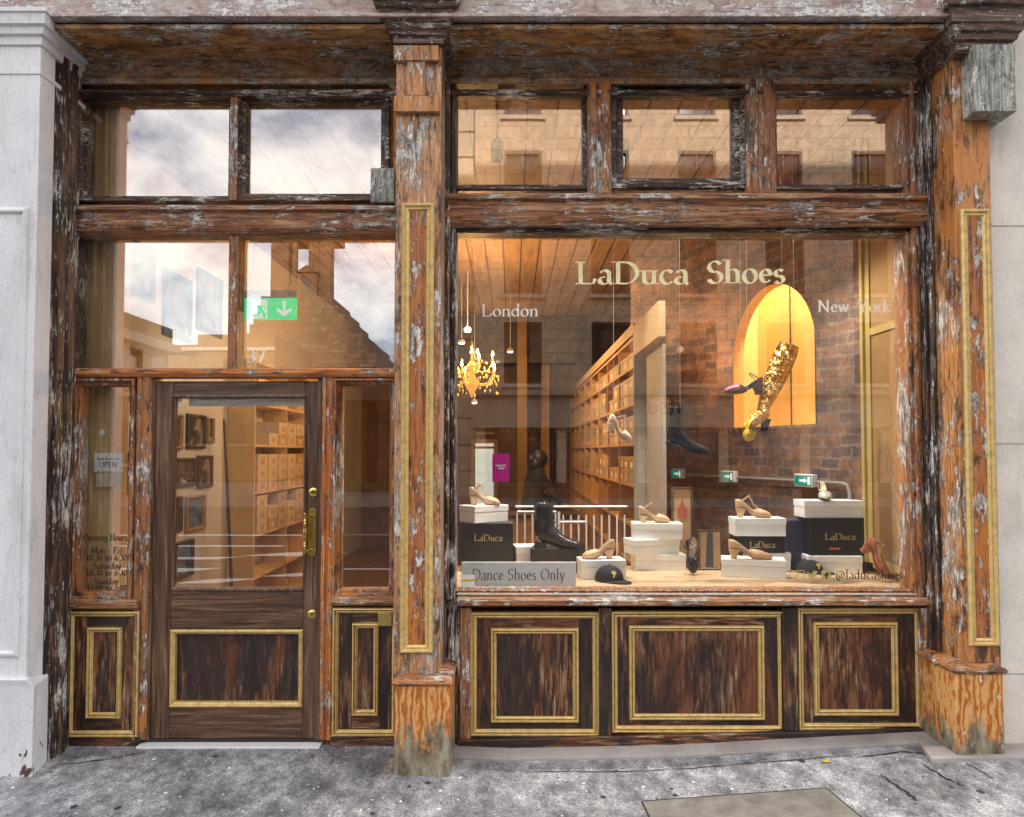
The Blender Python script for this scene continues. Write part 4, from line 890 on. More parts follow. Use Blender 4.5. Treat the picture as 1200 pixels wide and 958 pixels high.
def fill(xc, y0, y1, zs, label, group, prob=.85, ymax=99, kinds='kkwo'):
    n = int((y1-y0)/.33)
    for k in range(len(zs)-1):
        for i in range(n):
            y = y0+.2+i*.33
            if y > ymax or rnd.random() > prob: continue
            lv = int((zs[k+1]-zs[k]-.04)/.12)
            for m_ in range(lv if rnd.random() < .75 else max(1,lv-1)):
                put_box(rnd.choice(kinds), (xc, y, zs[k]+.0125+m_*.119), label, group)
fill(XS+.135, 2.02, 9.0, zs[3:], 'shoebox stored in the long honey wood shelving', 'shoeboxes in the long shelving', .85, 7.2)
fill(-2.545, 2.78, 5.7, sh2[2:], 'shoebox stored on the left wall shelving', 'shoeboxes in the left shelving', .95, 5.7, 'ccck')
# ================================================================ BRICK WALL WITH ARCH
bw0 = Vector((2.44, P(1010,HOR,.7).y, 0)); 
bw0 = Vector((2.40, .72, 0)); ang = math.atan2(2.16, -.66)
bw = thing('brick_wall', 'old purple brown brick wall with arched opening behind the display', 'wall', bw0, (0,0,ang))
# wall local frame: x along, y = normal, z up ; solve pixel -> local
Mb = Matrix.Translation(bw0)@Matrix.Rotation(ang,4,'Z'); Mi = Mb.inverted()
def wall_hit(px, py):
    r = ray(px,py); o_ = Mi@CAM; d_ = (Mi.to_3x3()@r); t = -o_.y/d_.y; return o_+d_*t
a0 = wall_hit(957, 470).x; a1 = wall_hit(860, 470).x; zb0 = 1.90; cxa = (a0+a1)/2; ra = (a1-a0)/2
Lw = 3.6; pk = wall_hit(930,325).z; spring = pk-ra*1.05
s = MB(); th_ = .10
pts = [(a0,zb0)]+[(cxa-ra*math.cos(PI*i/20), spring+ra*1.05*math.sin(PI*i/20)) for i in range(21)]+[(a1,zb0)]
def both(x0,x1,z0,z1): s.add([(x0,0,z0),(x1,0,z0),(x1,0,z1),(x0,0,z1)],[(0,1,2,3)])
both(0,a0,0,ZC); both(a1,Lw,0,ZC); both(a0,a1,0,zb0)
ap = pts[1:-1]
for i in range(len(ap)-1):
    s.add([(ap[i][0],0,ap[i][1]),(ap[i+1][0],0,ap[i+1][1]),(ap[i+1][0],0,ZC),(ap[i][0],0,ZC)],[(0,1,2,3)])
s.build('brickwork', BRICKIN, bw, local=True, smooth=0)
sgn = -1   # which side is behind: decide from camera
behind = -1 if (Mi@CAM).y > 0 else 1
s = MB()
for i in range(len(pts)):
    p_, q_ = pts[i], pts[(i+1)%len(pts)]
    s.add([(p_[0],0,p_[1]),(q_[0],0,q_[1]),(q_[0],behind*th_,q_[1]),(p_[0],behind*th_,p_[1])],[(0,1,2,3)])
s.build('arch_reveal', plain('ochre_reveal',(.62,.4,.14),.7), bw, local=True, smooth=0)
OCH = plain('ochre_plaster', (.8,.58,.24), .7, 0, .1, 5, .1)
s = MB(); yb = behind*.42; x_0, x_1 = a0-.25, a1+.25
s.add([(x_0,yb,zb0-.1),(x_1,yb,zb0-.1),(x_1,yb,ZC),(x_0,yb,ZC)],[(0,1,2,3)])
s.add([(x_0,behind*th_,zb0-.1),(x_0,yb,zb0-.1),(x_0,yb,ZC),(x_0,behind*th_,ZC)],[(0,1,2,3)]); s.add([(x_1,behind*th_,zb0-.1),(x_1,yb,zb0-.1),(x_1,yb,ZC),(x_1,behind*th_,ZC)],[(0,1,2,3)])
s.add([(x_0,behind*th_,zb0-.001),(x_1,behind*th_,zb0-.001),(x_1,yb,zb0-.001),(x_0,yb,zb0-.001)],[(0,1,2,3)])
s.build('niche_lining', OCH, bw, local=True, smooth=0)
s = MB(); s.box((cxa-.02,yb-behind*.012,zb0),(cxa-.012,yb-behind*.002,ZC)); s.box((cxa+.3,yb-behind*.012,zb0),(cxa+.306,yb-behind*.002,ZC)); s.build('board_joint', INK, bw, local=True)
# conduit and three small exit lights on the brick wall
front_ = -behind
zc1 = 1.47
c0, c1, c2 = wall_hit(995,565).x, wall_hit(800,555).x, wall_hit(995,600).z
s = MB(); s.tube([(c0-.04,front_*.03,.9),(c0-.04,front_*.03,zc1-.06),(c0-.02,front_*.03,zc1-.01),(c0+.03,front_*.03,zc1),(c1,front_*.03,zc1)], .014)
s.v = [Mb@v for v in s.v]; tag(s.build('conduit', PIPE), 'grey metal conduit running along the brick wall between the small exit lights', 'conduit')
for (pa,pb,pya,pyb,lab) in ((938,964,555,569,'nearest and largest teal exit light on the brick wall'),(852,870,551,565,'middle teal exit light on the brick wall below the arch'),(793,808,549,561,'farthest and smallest teal exit light on the brick wall')):
    xa, xb2 = sorted((wall_hit(pa,560).x, wall_hit(pb,560).x)); 
    if xb2-xa > .32: xb2 = xa+.32
    t = thing('exit_light', lab, 'exit light', Mb@Vector(((xa+xb2)/2,front_*.05,zc1-.04)), (0,0,ang), 'small exit lights on the brick wall', .8)
    w_ = (xb2-xa)
    MB().box((-w_/2,-.03,0),(w_/2,.03,.12)).build('housing', METALW, t, local=True, bevel=.004)
    MB().box((-w_/2+.01,front_*.0305,.012),(w_/2-.01,front_*.033,.108)).build('sign_face', TEAL, t, local=True)
    yy = front_*.0345; s = MB()
    def fp(pp_):
        s.fprism([(-a*w_,b*.12) for a,b in pp_], yy-.0005, yy+.0005)
    fp([(-.2,.42),(.08,.42),(.08,.3),(.25,.5),(.08,.7),(.08,.58),(-.2,.58)]); fp([(-.42,.2),(-.28,.2),(-.28,.8),(-.42,.8)] if front_<0 else [(.28,.2),(.42,.2),(.42,.8),(.28,.8)])
    s.build('pictogram', EXITW, t, local=True, smooth=0)
# side lining panel at the right of the display
s = MB(); x_ = X(1068,.1,480)
s.box((x_-.01,.60,.955),(x_+.06,.66,ZC-.01)); s.box((x_-.03,.66,.955),(x_+.06,.70,ZC-.01)); s.box((x_-.012,.12,.93),(x_+.05,.6,.985))
rl = thing('window_lining', 'tan timber side panel with yellow strips at the right of the display window', 'panel', (x_,.4,.9))
s.box((x_-.008,.122,Z(385,.3)),(x_-.001,.599,Z(376,.3)))
s.build('strip', YELW, rl)
MB().box((x_,.12,.986),(x_+.05,.598,ZC-.01)).build('board', TANW, rl)
MB().box((x_+.05,.12,0),(2.74,.718,ZC-.01)).build('casing', TANW, rl)
# ================================================================ DISPLAY PLATFORM
ZP = Z(690,.09)
tag(MB().box((X(531,0,600)-.05,.121,ZP-.06),(x_+.049,1.0,ZP)).build('display_platform', BOARD), 'pale boarded display platform along the foot of the big window', 'display platform')
tag(MB().box((X(531,0,600)-.05,.97,.0),(x_+.049,.998,ZP-.061)).build('platform_apron', SHELFW), 'wooden apron panel closing the back of the display platform', 'panel')
def plat(px, py): p = on_plane_z(px, py, ZP); return Vector((p.x, min(max(p.y,.13),.97), ZP))
def shoe_box(loc, label, rz=0, w=.33, d=.2, h=.115, mat=BOXW, lid=.042, lidded=True, text=None, kindlab='shoebox', z=0, group='shoeboxes in the display', name='shoebox', tcol=GOLDL, ty=.45, tcap=.2):
    t = thing(name, label, kindlab, (loc[0],loc[1],loc[2]+z), (0,0,math.radians(rz)), group)
    if lidded:
        MB().box((-w/2+.003,-d/2+.003,0),(w/2-.003,d/2-.003,h-lid-.001)).build('box', mat, t, local=True, bevel=.002)
        MB().box((-w/2,-d/2,h-lid),(w/2,d/2,h)).build('lid', mat, t, local=True, bevel=.002)
    else: MB().box((-w/2,-d/2,0),(w/2,d/2,h)).build('box', mat, t, local=True, bevel=.003)
    if text: lettering('lettering', text, tcol, t, -w*.24, w*.3, h*ty, h*tcap, -d/2-.0006, local=True, th=.14)
    return t
# ---- shoe builder
def sm(t): t = max(0,min(1,t)); return t*t*(3-2*t)
def shoe(name, label, loc, rot, mat, heel=.065, style='tstrap', L=.235, scale=1.0, heelmat=None, group=None, inner=INSOLE, toe_mat=None, hw=.016):
    t = thing(name, label, 'shoe', loc, tuple(math.radians(a) for a in rot), group, scale)
    zs_ = lambda s_: heel*(1-sm((s_-.2)/.45))+.004
    wd = lambda s_: interp(s_, [0,.03,.1,.22,.4,.55,.7,.85,.94,.985,1], [.004,.014,.024,.029,.026,.034,.039,.033,.022,.010,.002])
    hh = lambda s_: interp(s_, [0,.1,.25,.4,.55,.68,.8,.92,1], [.085,.085,.06,.05,.056,.056,.046,.034,.014])
    close = {'pump':.60,'tstrap':.64,'strap':.66,'closed':.2,'sandal':.72,'boot':.0}[style]
    am = lambda s_: PI*interp(s_, [0,.12,.3,close-.12,close,1], [.62,.62,.55,.55,1,1]) if close > .25 else PI
    rings = []; ns = 30; na = 18
    for i in range(ns+1):
        s_ = i/ns; a_ = am(s_); r = []
        for k in range(na+1):
            a = -a_+2*a_*k/na
            r.append((s_*L, wd(s_)*math.sin(a)*(1.0 if abs(a) < PI/2 else 1.0), zs_(s_)+hh(s_)*(1-math.cos(a))/2))
        rings.append(r)
    mb = MB(); mb.loft(rings, closed=False, caps=False)
    o = mb.build('upper', mat, t, local=True, smooth=60, mats=[mat, inner])
    so = o.modifiers.new('sol','SOLIDIFY'); so.thickness = .0028; so.offset = 1; so.material_offset = 1 if close > .25 else 0
    # orient: recalc may have flipped; add sole
    mb = MB(); rs = []
    for i in range(ns+1):
        s_ = i/ns; w_ = wd(s_)*.86; z_ = zs_(s_)-.003
        rs.append([(s_*L,-w_,z_-.004),(s_*L,w_,z_-.004),(s_*L,w_,z_+.002),(s_*L,-w_,z_+.002)])
    mb.loft(rs).build('sole', heelmat or mat, t, local=True)
    if heel > .02:
        mb = MB(); rr = []
        for k in range(7):
            f = k/6; z_ = f*(heel-.002); w_ = hw+(.026-hw)*f**2.2; c_ = .030+.004*f; l_ = (hw+.004)+(.034-hw)*f**2
            rr.append([(c_+l_*math.cos(2*PI*j/14)*(1.0), w_*math.sin(2*PI*j/14), z_) for j in range(14)])
        mb.loft(rr).build('heel', heelmat or mat, t, local=True)
    zk = zs_(.12)
    if style in ('tstrap','strap','sandal'):
        top = heel+.085; n = 16; pts_ = []
        for k in range(n+1):
            a = PI*k/n
            pts_.append((.035+.055*math.sin(a), .026*math.cos(a)*(1.05), heel+.048+.040*math.sin(a)))
        MB().tube(pts_, .0042, 6, flat=.5).build('ankle_strap', mat, t, local=True)
        MB().bx(.075,-.024,heel+.079,.012,.004,.012).build('buckle', SILV, t, local=True)
    if style == 'tstrap':
        x0_ = close*L-.01
        MB().tube([(.09,0,heel+.088),(.115,0,zs_(.5)+.07),(x0_+.008,0,zs_(close)+hh(close)+.002)], .005, 6).build('t_strap', mat, t, local=True)
    if style == 'sandal':
        x0_ = close*L
        for sg in (-1,1): MB().tube([(.085,.01*sg,heel+.086),(.11,.02*sg,zs_(.5)+.055),(x0_,.022*sg,zs_(close)+.04)], .0038, 6).build('cross_strap', mat, t, local=True)
    if toe_mat:
        rings2 = [[(p[0]+.003,p[1]*1.12+(.001 if p[1]>0 else -.001),p[2]+.0045) for p in r] for r in rings[20:]]
        MB().loft(rings2, closed=False, caps=False).build('toe_cap', toe_mat, t, local=True, smooth=60)
    return t
def boot(name, label, loc, rot, mat, heel=.03, shaft=.18, L=.25, lean=0, radii=None, group=None, scale=1.0, pointed=False, hang=False, soles=None):
    t = thing(name, label, 'boot', loc, tuple(math.radians(a) for a in rot), group, scale)
    rings = []; n = 16
    zs_ = lambda s_: heel*(1-sm((s_-.25)/.4))
    tw = .8 if pointed else 1.0
    secs = []
    for s_, w_, h_ in ((1.0,.004,.015),(.97,.016*tw,.03),(.9,.028*tw,.042),(.78,.038,.052),(.62,.037,.065),(.5,.034,.085)):
        z0_ = zs_(s_); secs.append([(s_*L, w_*math.cos(2*PI*k/n), z0_+h_/2+h_/2*math.sin(2*PI*k/n)) for k in range(n)])
    # turn from foot into shaft
    for f in (0,.33,.66,1.0):
        ang_ = f*PI/2; cx_ = .055+.062*(1-f)+.0; 
        bz = zs_(.25)*f+zs_(.45)*(1-f)
        ctr = Vector((.055,0,heel+.155)); 
        # slice plane pivots about a point above the instep
        piv = Vector((.115+.0,0,heel+.105)); d_ = Vector((-math.sin(ang_)*0-math.cos(ang_)*0,0,0))
        low = Vector((.42*L*(1-f)-.004*f, 0, bz*(1-f)+(heel+.085)*f)) if f < 1 else Vector((-.002,0,heel+.10))
        if f == .33: low = Vector((.12*L,0,zs_(.1)))
        if f == .66: low = Vector((-.004,0,heel+.035))
        hi = Vector((.115-.012*f,0,heel+.085+.02*f))
        c_ = (low+hi)/2; ax = (hi-low)/2; w_ = .034
        secs.append([tuple(c_+ax*math.sin(2*PI*k/n)+Vector((0,w_*math.cos(2*PI*k/n),0))) for k in range(n)])
    m_ = 6
    for i in range(1,m_+1):
        f = i/m_; z_ = heel+.11+(shaft-.11)*f; c_ = .050+lean*f; r_ = interp(f,[0,.4,1],[.05,.05,.058]) if not radii else interp(f,[0,.5,1],radii)
        secs.append([(c_+r_*math.sin(2*PI*k/n), r_*.8*math.cos(2*PI*k/n), z_) for k in range(n)])
    o = MB().loft(secs, caps=False).build('upper', mat, t, local=True, smooth=70, sub=1)
    so = o.modifiers.new('sol','SOLIDIFY'); so.thickness = .003; so.offset = 0
    mb = MB(); rs = []
    for i in range(21):
        s_ = i/20; w_ = interp(s_,[0,.05,.2,.45,.75,.92,1],[.012,.026,.034,.03,.04,.028*tw,.006]); z_ = zs_(s_)
        rs.append([(s_*L,-w_,z_-.006),(s_*L,w_,z_-.006),(s_*L,w_,z_+.004),(s_*L,-w_,z_+.004)])
    mb.loft(rs).build('sole', soles or mat, t, local=True)
    MB().box((.0,-.026,-.005),(.06,.026,heel)).build('heel', soles or mat, t, local=True, bevel=.006) if not pointed else MB().loft([[(.03+.014*math.cos(2*PI*j/10),.012*math.sin(2*PI*j/10),-.005) for j in range(10)],[(.03+.028*math.cos(2*PI*j/10),.024*math.sin(2*PI*j/10),heel) for j in range(10)]]).build('heel', soles or mat, t, local=True)
    return t
def D(px, y): return X(px, y, 630)
# stack 1 (left): white box under, black box, white box at an angle, T-strap shoe
b = plat(572, 666); yb1 = b.y
shoe_box((b.x,yb1,ZP), 'flat white shoebox underneath the black branded box at the left of the display', 0, .30,.22,.055, lid=.02)
zb1 = Z(656,yb1-.12)-ZP
bx1 = shoe_box((D(571,yb1),yb1-.02,ZP+.056), 'black branded carton beside the window jamb under a white box', 0, .36,.24, .27, mat=BOXK, lidded=False, text='LaDuca', name='carton', kindlab='carton', group='black cartons in the display', ty=.55, tcap=.16)
shoe_box((D(567,yb1),yb1-.02,ZP+.056+.271), 'white shoebox set cornerwise on the black carton at the left', 38, .29,.19,.115)
shoe('dance_shoe', 'tan T-strap heeled shoe on the white box at the far left', (D(550,yb1-.04),yb1-.02,ZP+.056+.271+.1155), (0,0,-10), NUDE, .06, 'tstrap', .215)
# group 2: black box with black lace-up boot
b = plat(648, 672); y2 = b.y+.1
shoe_box((D(619,y2+.1),y2+.12,ZP), 'white shoebox half hidden behind the black carton under the ankle boot', 8, .2,.2,.16, lid=.05)
shoe_box((D(651,y2),y2,ZP), 'low black branded carton under the black lace-up ankle boot', -6, .33,.2,.16, mat=BOXK, lidded=False, text='LaDuca', name='carton', kindlab='carton', group='black cartons in the display', ty=.1, tcap=.2)
bt_ = boot('ankle_boot', 'black leather lace-up ankle boot on a low black carton', (D(632,y2)-.03,y2-.02,ZP+.161), (0,0,-14), BLACKL, .028, .22, .27, scale=1.22)
s = MB()
for i in range(6):
    z_ = .10+.02*i; x__ = .135-.011*i
    s.tube([(x__,-.022,z_),(x__+.012,0,z_+.006),(x__,.022,z_)], .0028, 5)
s.build('laces', CLOTHK, bt_, local=True)
# card sign
y3 = .12; q6 = rx(541,675,659,687,y3)
cs = thing('card_sign', 'long white card reading Dance Shoes Only standing at the foot of the window', 'sign', ((q6[0]+q6[1])/2,y3,ZP))
MB().box((q6[0],y3,ZP+.0005),(q6[1],y3+.012,q6[3])).build('card', CARDW, cs, bevel=.002)
lettering('lettering','Dance Shoes Only',INK,cs,X(553,y3,675),X(662,y3,675),Z(680,y3),Z(665,y3)-Z(680,y3)-.01,y3-.0004,th=.1)
# 4: shoe on white box, cap in front
b = plat(707, 680)
shoe_box((b.x+.0,b.y+.12,ZP), 'white shoebox under the tan court shoe behind the black cap', 4, .29,.2,.12)
shoe('dance_shoe', 'tan court shoe facing left on the white box behind the cap', (D(719,b.y+.12),b.y+.10,ZP+.1205), (0,0,184), NUDE, .062, 'pump', .21)
def cap(label, px, py, rz, sc=1.0):
    b = plat(px,py); t = thing('baseball_cap', label, 'cap', (b.x,b.y,ZP+.002), (0,0,math.radians(rz)), 'black caps in the display', sc)
    rings = []
    for i in range(9):
        f = i/8; r = .085*math.cos(f*PI/2*.97); z = .004+.092*math.sin(f*PI/2)**.9
        rings.append([(r*1.12*math.cos(2*PI*k/24), r*math.sin(2*PI*k/24), z) for k in range(24)])
    MB().loft(rings, caps=True).build('crown', CLOTHK, t, local=True, smooth=60)
    MB().ball((0,0,.097),.007).build('button', CLOTHK, t, local=True)
    r0, r1, r2 = [], [], []
    outv = []; n = 14
    for i in range(n+1):
        a = -PI/2.6+2*PI/2.6*i/n
        outv.append([(.093*math.cos(a), .083*math.sin(a), .012),(.13*math.cos(a)+.01, .082*math.sin(a), .012-.10*(math.sin(a)**2)*.1),(.175*math.cos(a*.92)+.0, .078*math.sin(a), .002+.006*math.cos(a)),(.175*math.cos(a*.92), .078*math.sin(a), -.001+.005*math.cos(a)),(.093*math.cos(a), .083*math.sin(a), .006)])
    MB().loft(outv).build('peak', CLOTHK, t, local=True, smooth=50)
    M = Matrix.Rotation(math.radians(-25),4,'Z')@Matrix.Translation((.083,0,.05))@Matrix.Rotation(math.radians(70),4,'Z')@Matrix.Rotation(math.radians(-22),4,'X')
    MB().fprism([(-.004,-.022),(.004,-.022),(.003,-.006),(.014,.0),(.012,.014),(.002,.022),(-.012,.018),(-.016,.006),(-.004,.002)], -.012,-.004, M).build('emblem', GOLDL, t, local=True)
    return t
cap('black baseball cap with gold emblem in front of the tan court shoe', 714, 681, -52, 1.0)
# 5: stack of three white boxes with shoe
b = plat(766, 668); y5 = b.y+.06; 
shoe_box((D(771,y5),y5,ZP), 'bottom white shoebox of the stack of three in the middle', 0, .35,.2,.108)
shoe_box((D(763,y5),y5-.01,ZP+.109), 'middle white shoebox of the stack of three turned slightly', 14, .34,.19,.102)
shoe_box((D(769,y5),y5,ZP+.212), 'top white shoebox of the stack of three under a strappy shoe', -5, .34,.2,.108)
shoe('dance_shoe', 'tan ankle strap shoe on top of the stack of three white boxes', (D(748,y5),y5-.02,ZP+.321), (0,0,-4), NUDE, .05, 'strap', .215, heelmat=NUDE)
# 6: black shoe leaning on the stack
b = plat(815, 672)
shoe('dance_shoe', 'black T-strap shoe leaning toe down against the stack of white boxes', (D(803,b.y),b.y+.02,ZP+.20), (0,62,-70), BLACKL, .05, 'tstrap', .215)
# 7: two small pictures standing on the platform
def stand_pic(px0,px1,py0,py1,y,label,ar,fr=FRAMEW):
    q = rx(px0,px1,py0,py1,y); t = thing('standing_picture', label, 'picture', ((q[0]+q[1])/2,y,ZP), group='pictures standing in the display')
    MB().rect(q[0],q[1],ZP+.001,q[3],[(0,.012),(0,-.004),(.008,-.008),(.016,0),(.016,.012)],y).build('frame', fr, t)
    MB().box((q[0]+.014,y+.002,ZP+.016),(q[1]-.014,y+.01,q[3]-.014)).build('print', ar, t); return t, q
t, q = stand_pic(787,812,571,640,.93,'tall kraft picture with a red shape behind the stack of boxes',BOXT)
s = MB(); cx_, cz_ = (q[0]+q[1])/2, q[2]+(q[3]-q[2])*.62
s.fprism([(cx_-.03,cz_-.06),(cx_+.03,cz_-.06),(cx_+.035,cz_),(cx_+.012,cz_+.04),(cx_,cz_+.09),(cx_-.012,cz_+.04),(cx_-.035,cz_)], .9285,.9315); s.build('red_shape', plain('faded_red',(.42,.1,.06),.6), t)
t, q = stand_pic(818,847,621,664,.80,'small kraft picture with a dark stripe between the two white stacks',BOXT)
s = MB(); a_ = (q[1]-q[0]); s.fprism([(q[0]+.3*a_,ZP+.02),(q[0]+.62*a_,ZP+.02),(q[0]+.6*a_,q[3]-.02),(q[0]+.38*a_,q[3]-.02)], .7995,.8015); s.build('stripe', plain('slate',(.06,.07,.09),.6), t)
# 8: right-middle group
b = plat(884, 676); y8 = b.y+.02
shoe_box((D(883,y8),y8+.02,ZP), 'white shoebox under the tan court shoe turned towards the right', -14, .40,.2,.115)
shoe_box((D(899,y8+.26),y8+.27,ZP), 'white shoebox behind carrying the small black carton', 0, .27,.18,.125)
shoe_box((D(888,y8+.25),y8+.27,ZP+.126), 'small black branded carton between two white shoeboxes', 0, .32,.17,.115, mat=BOXK, lidded=False, text='LaDuca', name='carton', kindlab='carton', group='black cartons in the display', ty=.3, tcap=.38)
shoe_box((D(887,y8+.25),y8+.25,ZP+.242), 'white shoebox on the small black carton under the raised T-strap shoe', -3, .345,.19,.12)
shoe('dance_shoe', 'tan T-strap shoe raised on the white box above the small black carton', (D(862,y8+.24),y8+.23,ZP+.3625), (0,0,-8), NUDE, .062, 'tstrap', .235)
shoe('dance_shoe', 'tan court shoe with long toe on the low turned white box', (D(853,y8),y8-.02,ZP+.1155), (0,0,-8), NUDE, .062, 'pump', .27)
# 9: right group
b = plat(984, 672); y9 = b.y+.10
shoe_box((D(972,y9),y9,ZP), 'white shoebox at the bottom of the right hand pile', -5, .36,.22,.115)
bk9 = shoe_box((D(976,y9),y9+.02,ZP+.116), 'large black branded carton in the right hand pile', 0, .38,.22,.25, mat=BOXK, lidded=False, text='LaDuca', name='carton', kindlab='carton', group='black cartons in the display', ty=.42, tcap=.17)
MB().box((-.06,-.1112,.04),(.01,-.1104,.052)).build('label_strip', plain('orange_label',(.7,.15,.03),.5), bk9, local=True)
shoe_box((D(972,y9),y9+.02,ZP+.367), 'white shoebox topping the right hand pile below the silver shoe', 0, .40,.2,.115)
shoe('dance_shoe', 'silver and black shoe pointing forward on top of the right hand pile', (D(966,y9),y9+.07,ZP+.483), (0,0,-95), BLACKL, .06, 'pump', .17, toe_mat=SILV)
cap('black cap with gold emblem lying flat before the right hand pile', 948, 671, -40, .95)
MB_ = plat(940, 655)
blu = shoe_box((D(930,.8),.88,ZP), 'tall dark navy carton standing behind the right hand pile', 6, .16,.16,.34, mat=plain('navy_card',(.05,.045,.1),.4), lidded=False, name='carton', kindlab='carton', group='black cartons in the display')
shoe('dance_shoe', 'rust tan sandal leaning toe down at the right end of the display', (D(1004,.42),.40,ZP+.20), (0,48,-28), TANL, .05, 'sandal', .235, heelmat=TANL)
# hanging shoes on threads
THR = plain('pale_thread', (.7,.68,.62), .5)
def thread(par, x, y, z):
    o = MB().tube([(x,y,z),(x+.004,y,(z+ZC)/2),(x,y,ZC-.001)], .0012, 5).build('thread', THR); o.parent = par
    o.matrix_parent_inverse = (Matrix.Translation(par.location)@par.rotation_euler.to_matrix().to_4x4()@Matrix.Scale(par.scale[0],4)).inverted(); return o
def hang(o, px, y, py): thread(o, X(px,y,py), y, Z(py,y))
o = shoe('dance_shoe', 'pale strappy heeled shoe hanging on a thread left of the grey post', (X(708,.55,492),.56,Z(505,.55)), (0,24,-14), NUDEL, .06, 'sandal', .19); hang(o, 719, .56, 488)
o = boot('ankle_boot', 'pointed black leather ankle boot hanging on threads before the brick wall', (X(779,.45,520),.45,Z(527,.45)), (0,6,-10), BLACKL, .045, .235, .275, pointed=True); hang(o, 797, .46, 482)
o = shoe('dance_shoe', 'black slingback with pink toe hanging on a thread beside the gold boot', (X(893,.5,455),.5,Z(463,.5)), (0,-2,186), BLACKL, .05, 'strap', .25, toe_mat=PINKL); hang(o, 868, .5, 452)
# gold knee boot
gb = thing('knee_boot', 'tall gold sequinned boot hanging in front of the glowing arch', 'boot', P(896,490,.5))
def gp_(px, py, y=.5): return P(px, py, y)
path = [gp_(924,405),gp_(921,414),gp_(915,428),gp_(908,445),gp_(901,462),gp_(896,474),gp_(893,484),gp_(890,490)]
MB().tube(path, [.068,.074,.075,.068,.055,.042,.038,.042], 20, flat=.9).build('shaft', SEQ, gb, smooth=70)
MB().tube([gp_(896,484,.5),gp_(890,489,.46),gp_(884,493,.40),gp_(880,495,.36)], [.04,.042,.036,.012], 14).build('foot', SEQ, gb, smooth=70)
MB().loft([[tuple(gp_(898+dx_*6,491,.52+dy_*.03)) for dx_,dy_ in ((-1,-1),(1,-1),(1,1),(-1,1))],[tuple(gp_(895+dx_*4,506,.52+dy_*.02)) for dx_,dy_ in ((-1,-1),(1,-1),(1,1),(-1,1))]]).build('heel', BLACKL, gb)
for a_ in ((917,402),(931,402)): MB().tube([gp_(a_[0],a_[1]),Vector((gp_(a_[0],a_[1]).x,.5,ZC-.001))], .0012, 5).build('thread', THR, gb)
o = shoe('dance_shoe', 'small yellow shoe hanging toe down under the gold boot', (X(873,.42,492),.42,Z(494,.42)), (0,80,-60), YELL, .03, 'pump', .13, toe_mat=None); hang(o, 876, .42, 492)
# magenta card on the glass
q = rx(577,597,532,565,YG+.012); mc = thing('window_sticker', 'magenta card stuck inside the display glass beside the tan shoe', 'sticker', ((q[0]+q[1])/2,YG+.01,q[2]))
MB().box((q[0],YG+.008,q[2]),(q[1],YG+.011,q[3])).build('card', MAGENTA, mc)
for k_,(a,b_,z_) in enumerate(((.2,.8,.55),(.35,.7,.45))):
    MB().box((q[0]+(q[1]-q[0])*a,YG+.0068,q[2]+(q[3]-q[2])*z_),(q[0]+(q[1]-q[0])*b_,YG+.0078,q[2]+(q[3]-q[2])*(z_+.06))).build('print', BOXW, mc)
# ================================================================ DEEPER IN THE SHOP
# balustrade
yb_ = 1.5
bal = thing('balustrade', 'white stair balustrade behind the display between the boot and the boxes', 'balustrade', (P(640,600,yb_).x,yb_,0))
def rl_(a,b,r=.011): MB().tube([a,b], r, 6).build('rail', METALW, bal)
rl_(P(606,600,yb_),P(652,600,yb_)); rl_(P(604,594,yb_),P(735,594,yb_)); rl_(P(655,612,yb_),P(686,612,yb_)); rl_(P(655,600,yb_),P(655,660,yb_))
for i in range(15):
    px = 606+i*9
    MB().tube([P(px,600 if px<652 else 604,yb_),(P(px,600,yb_).x,yb_,.02)], .007, 6).build('baluster', METALW, bal)
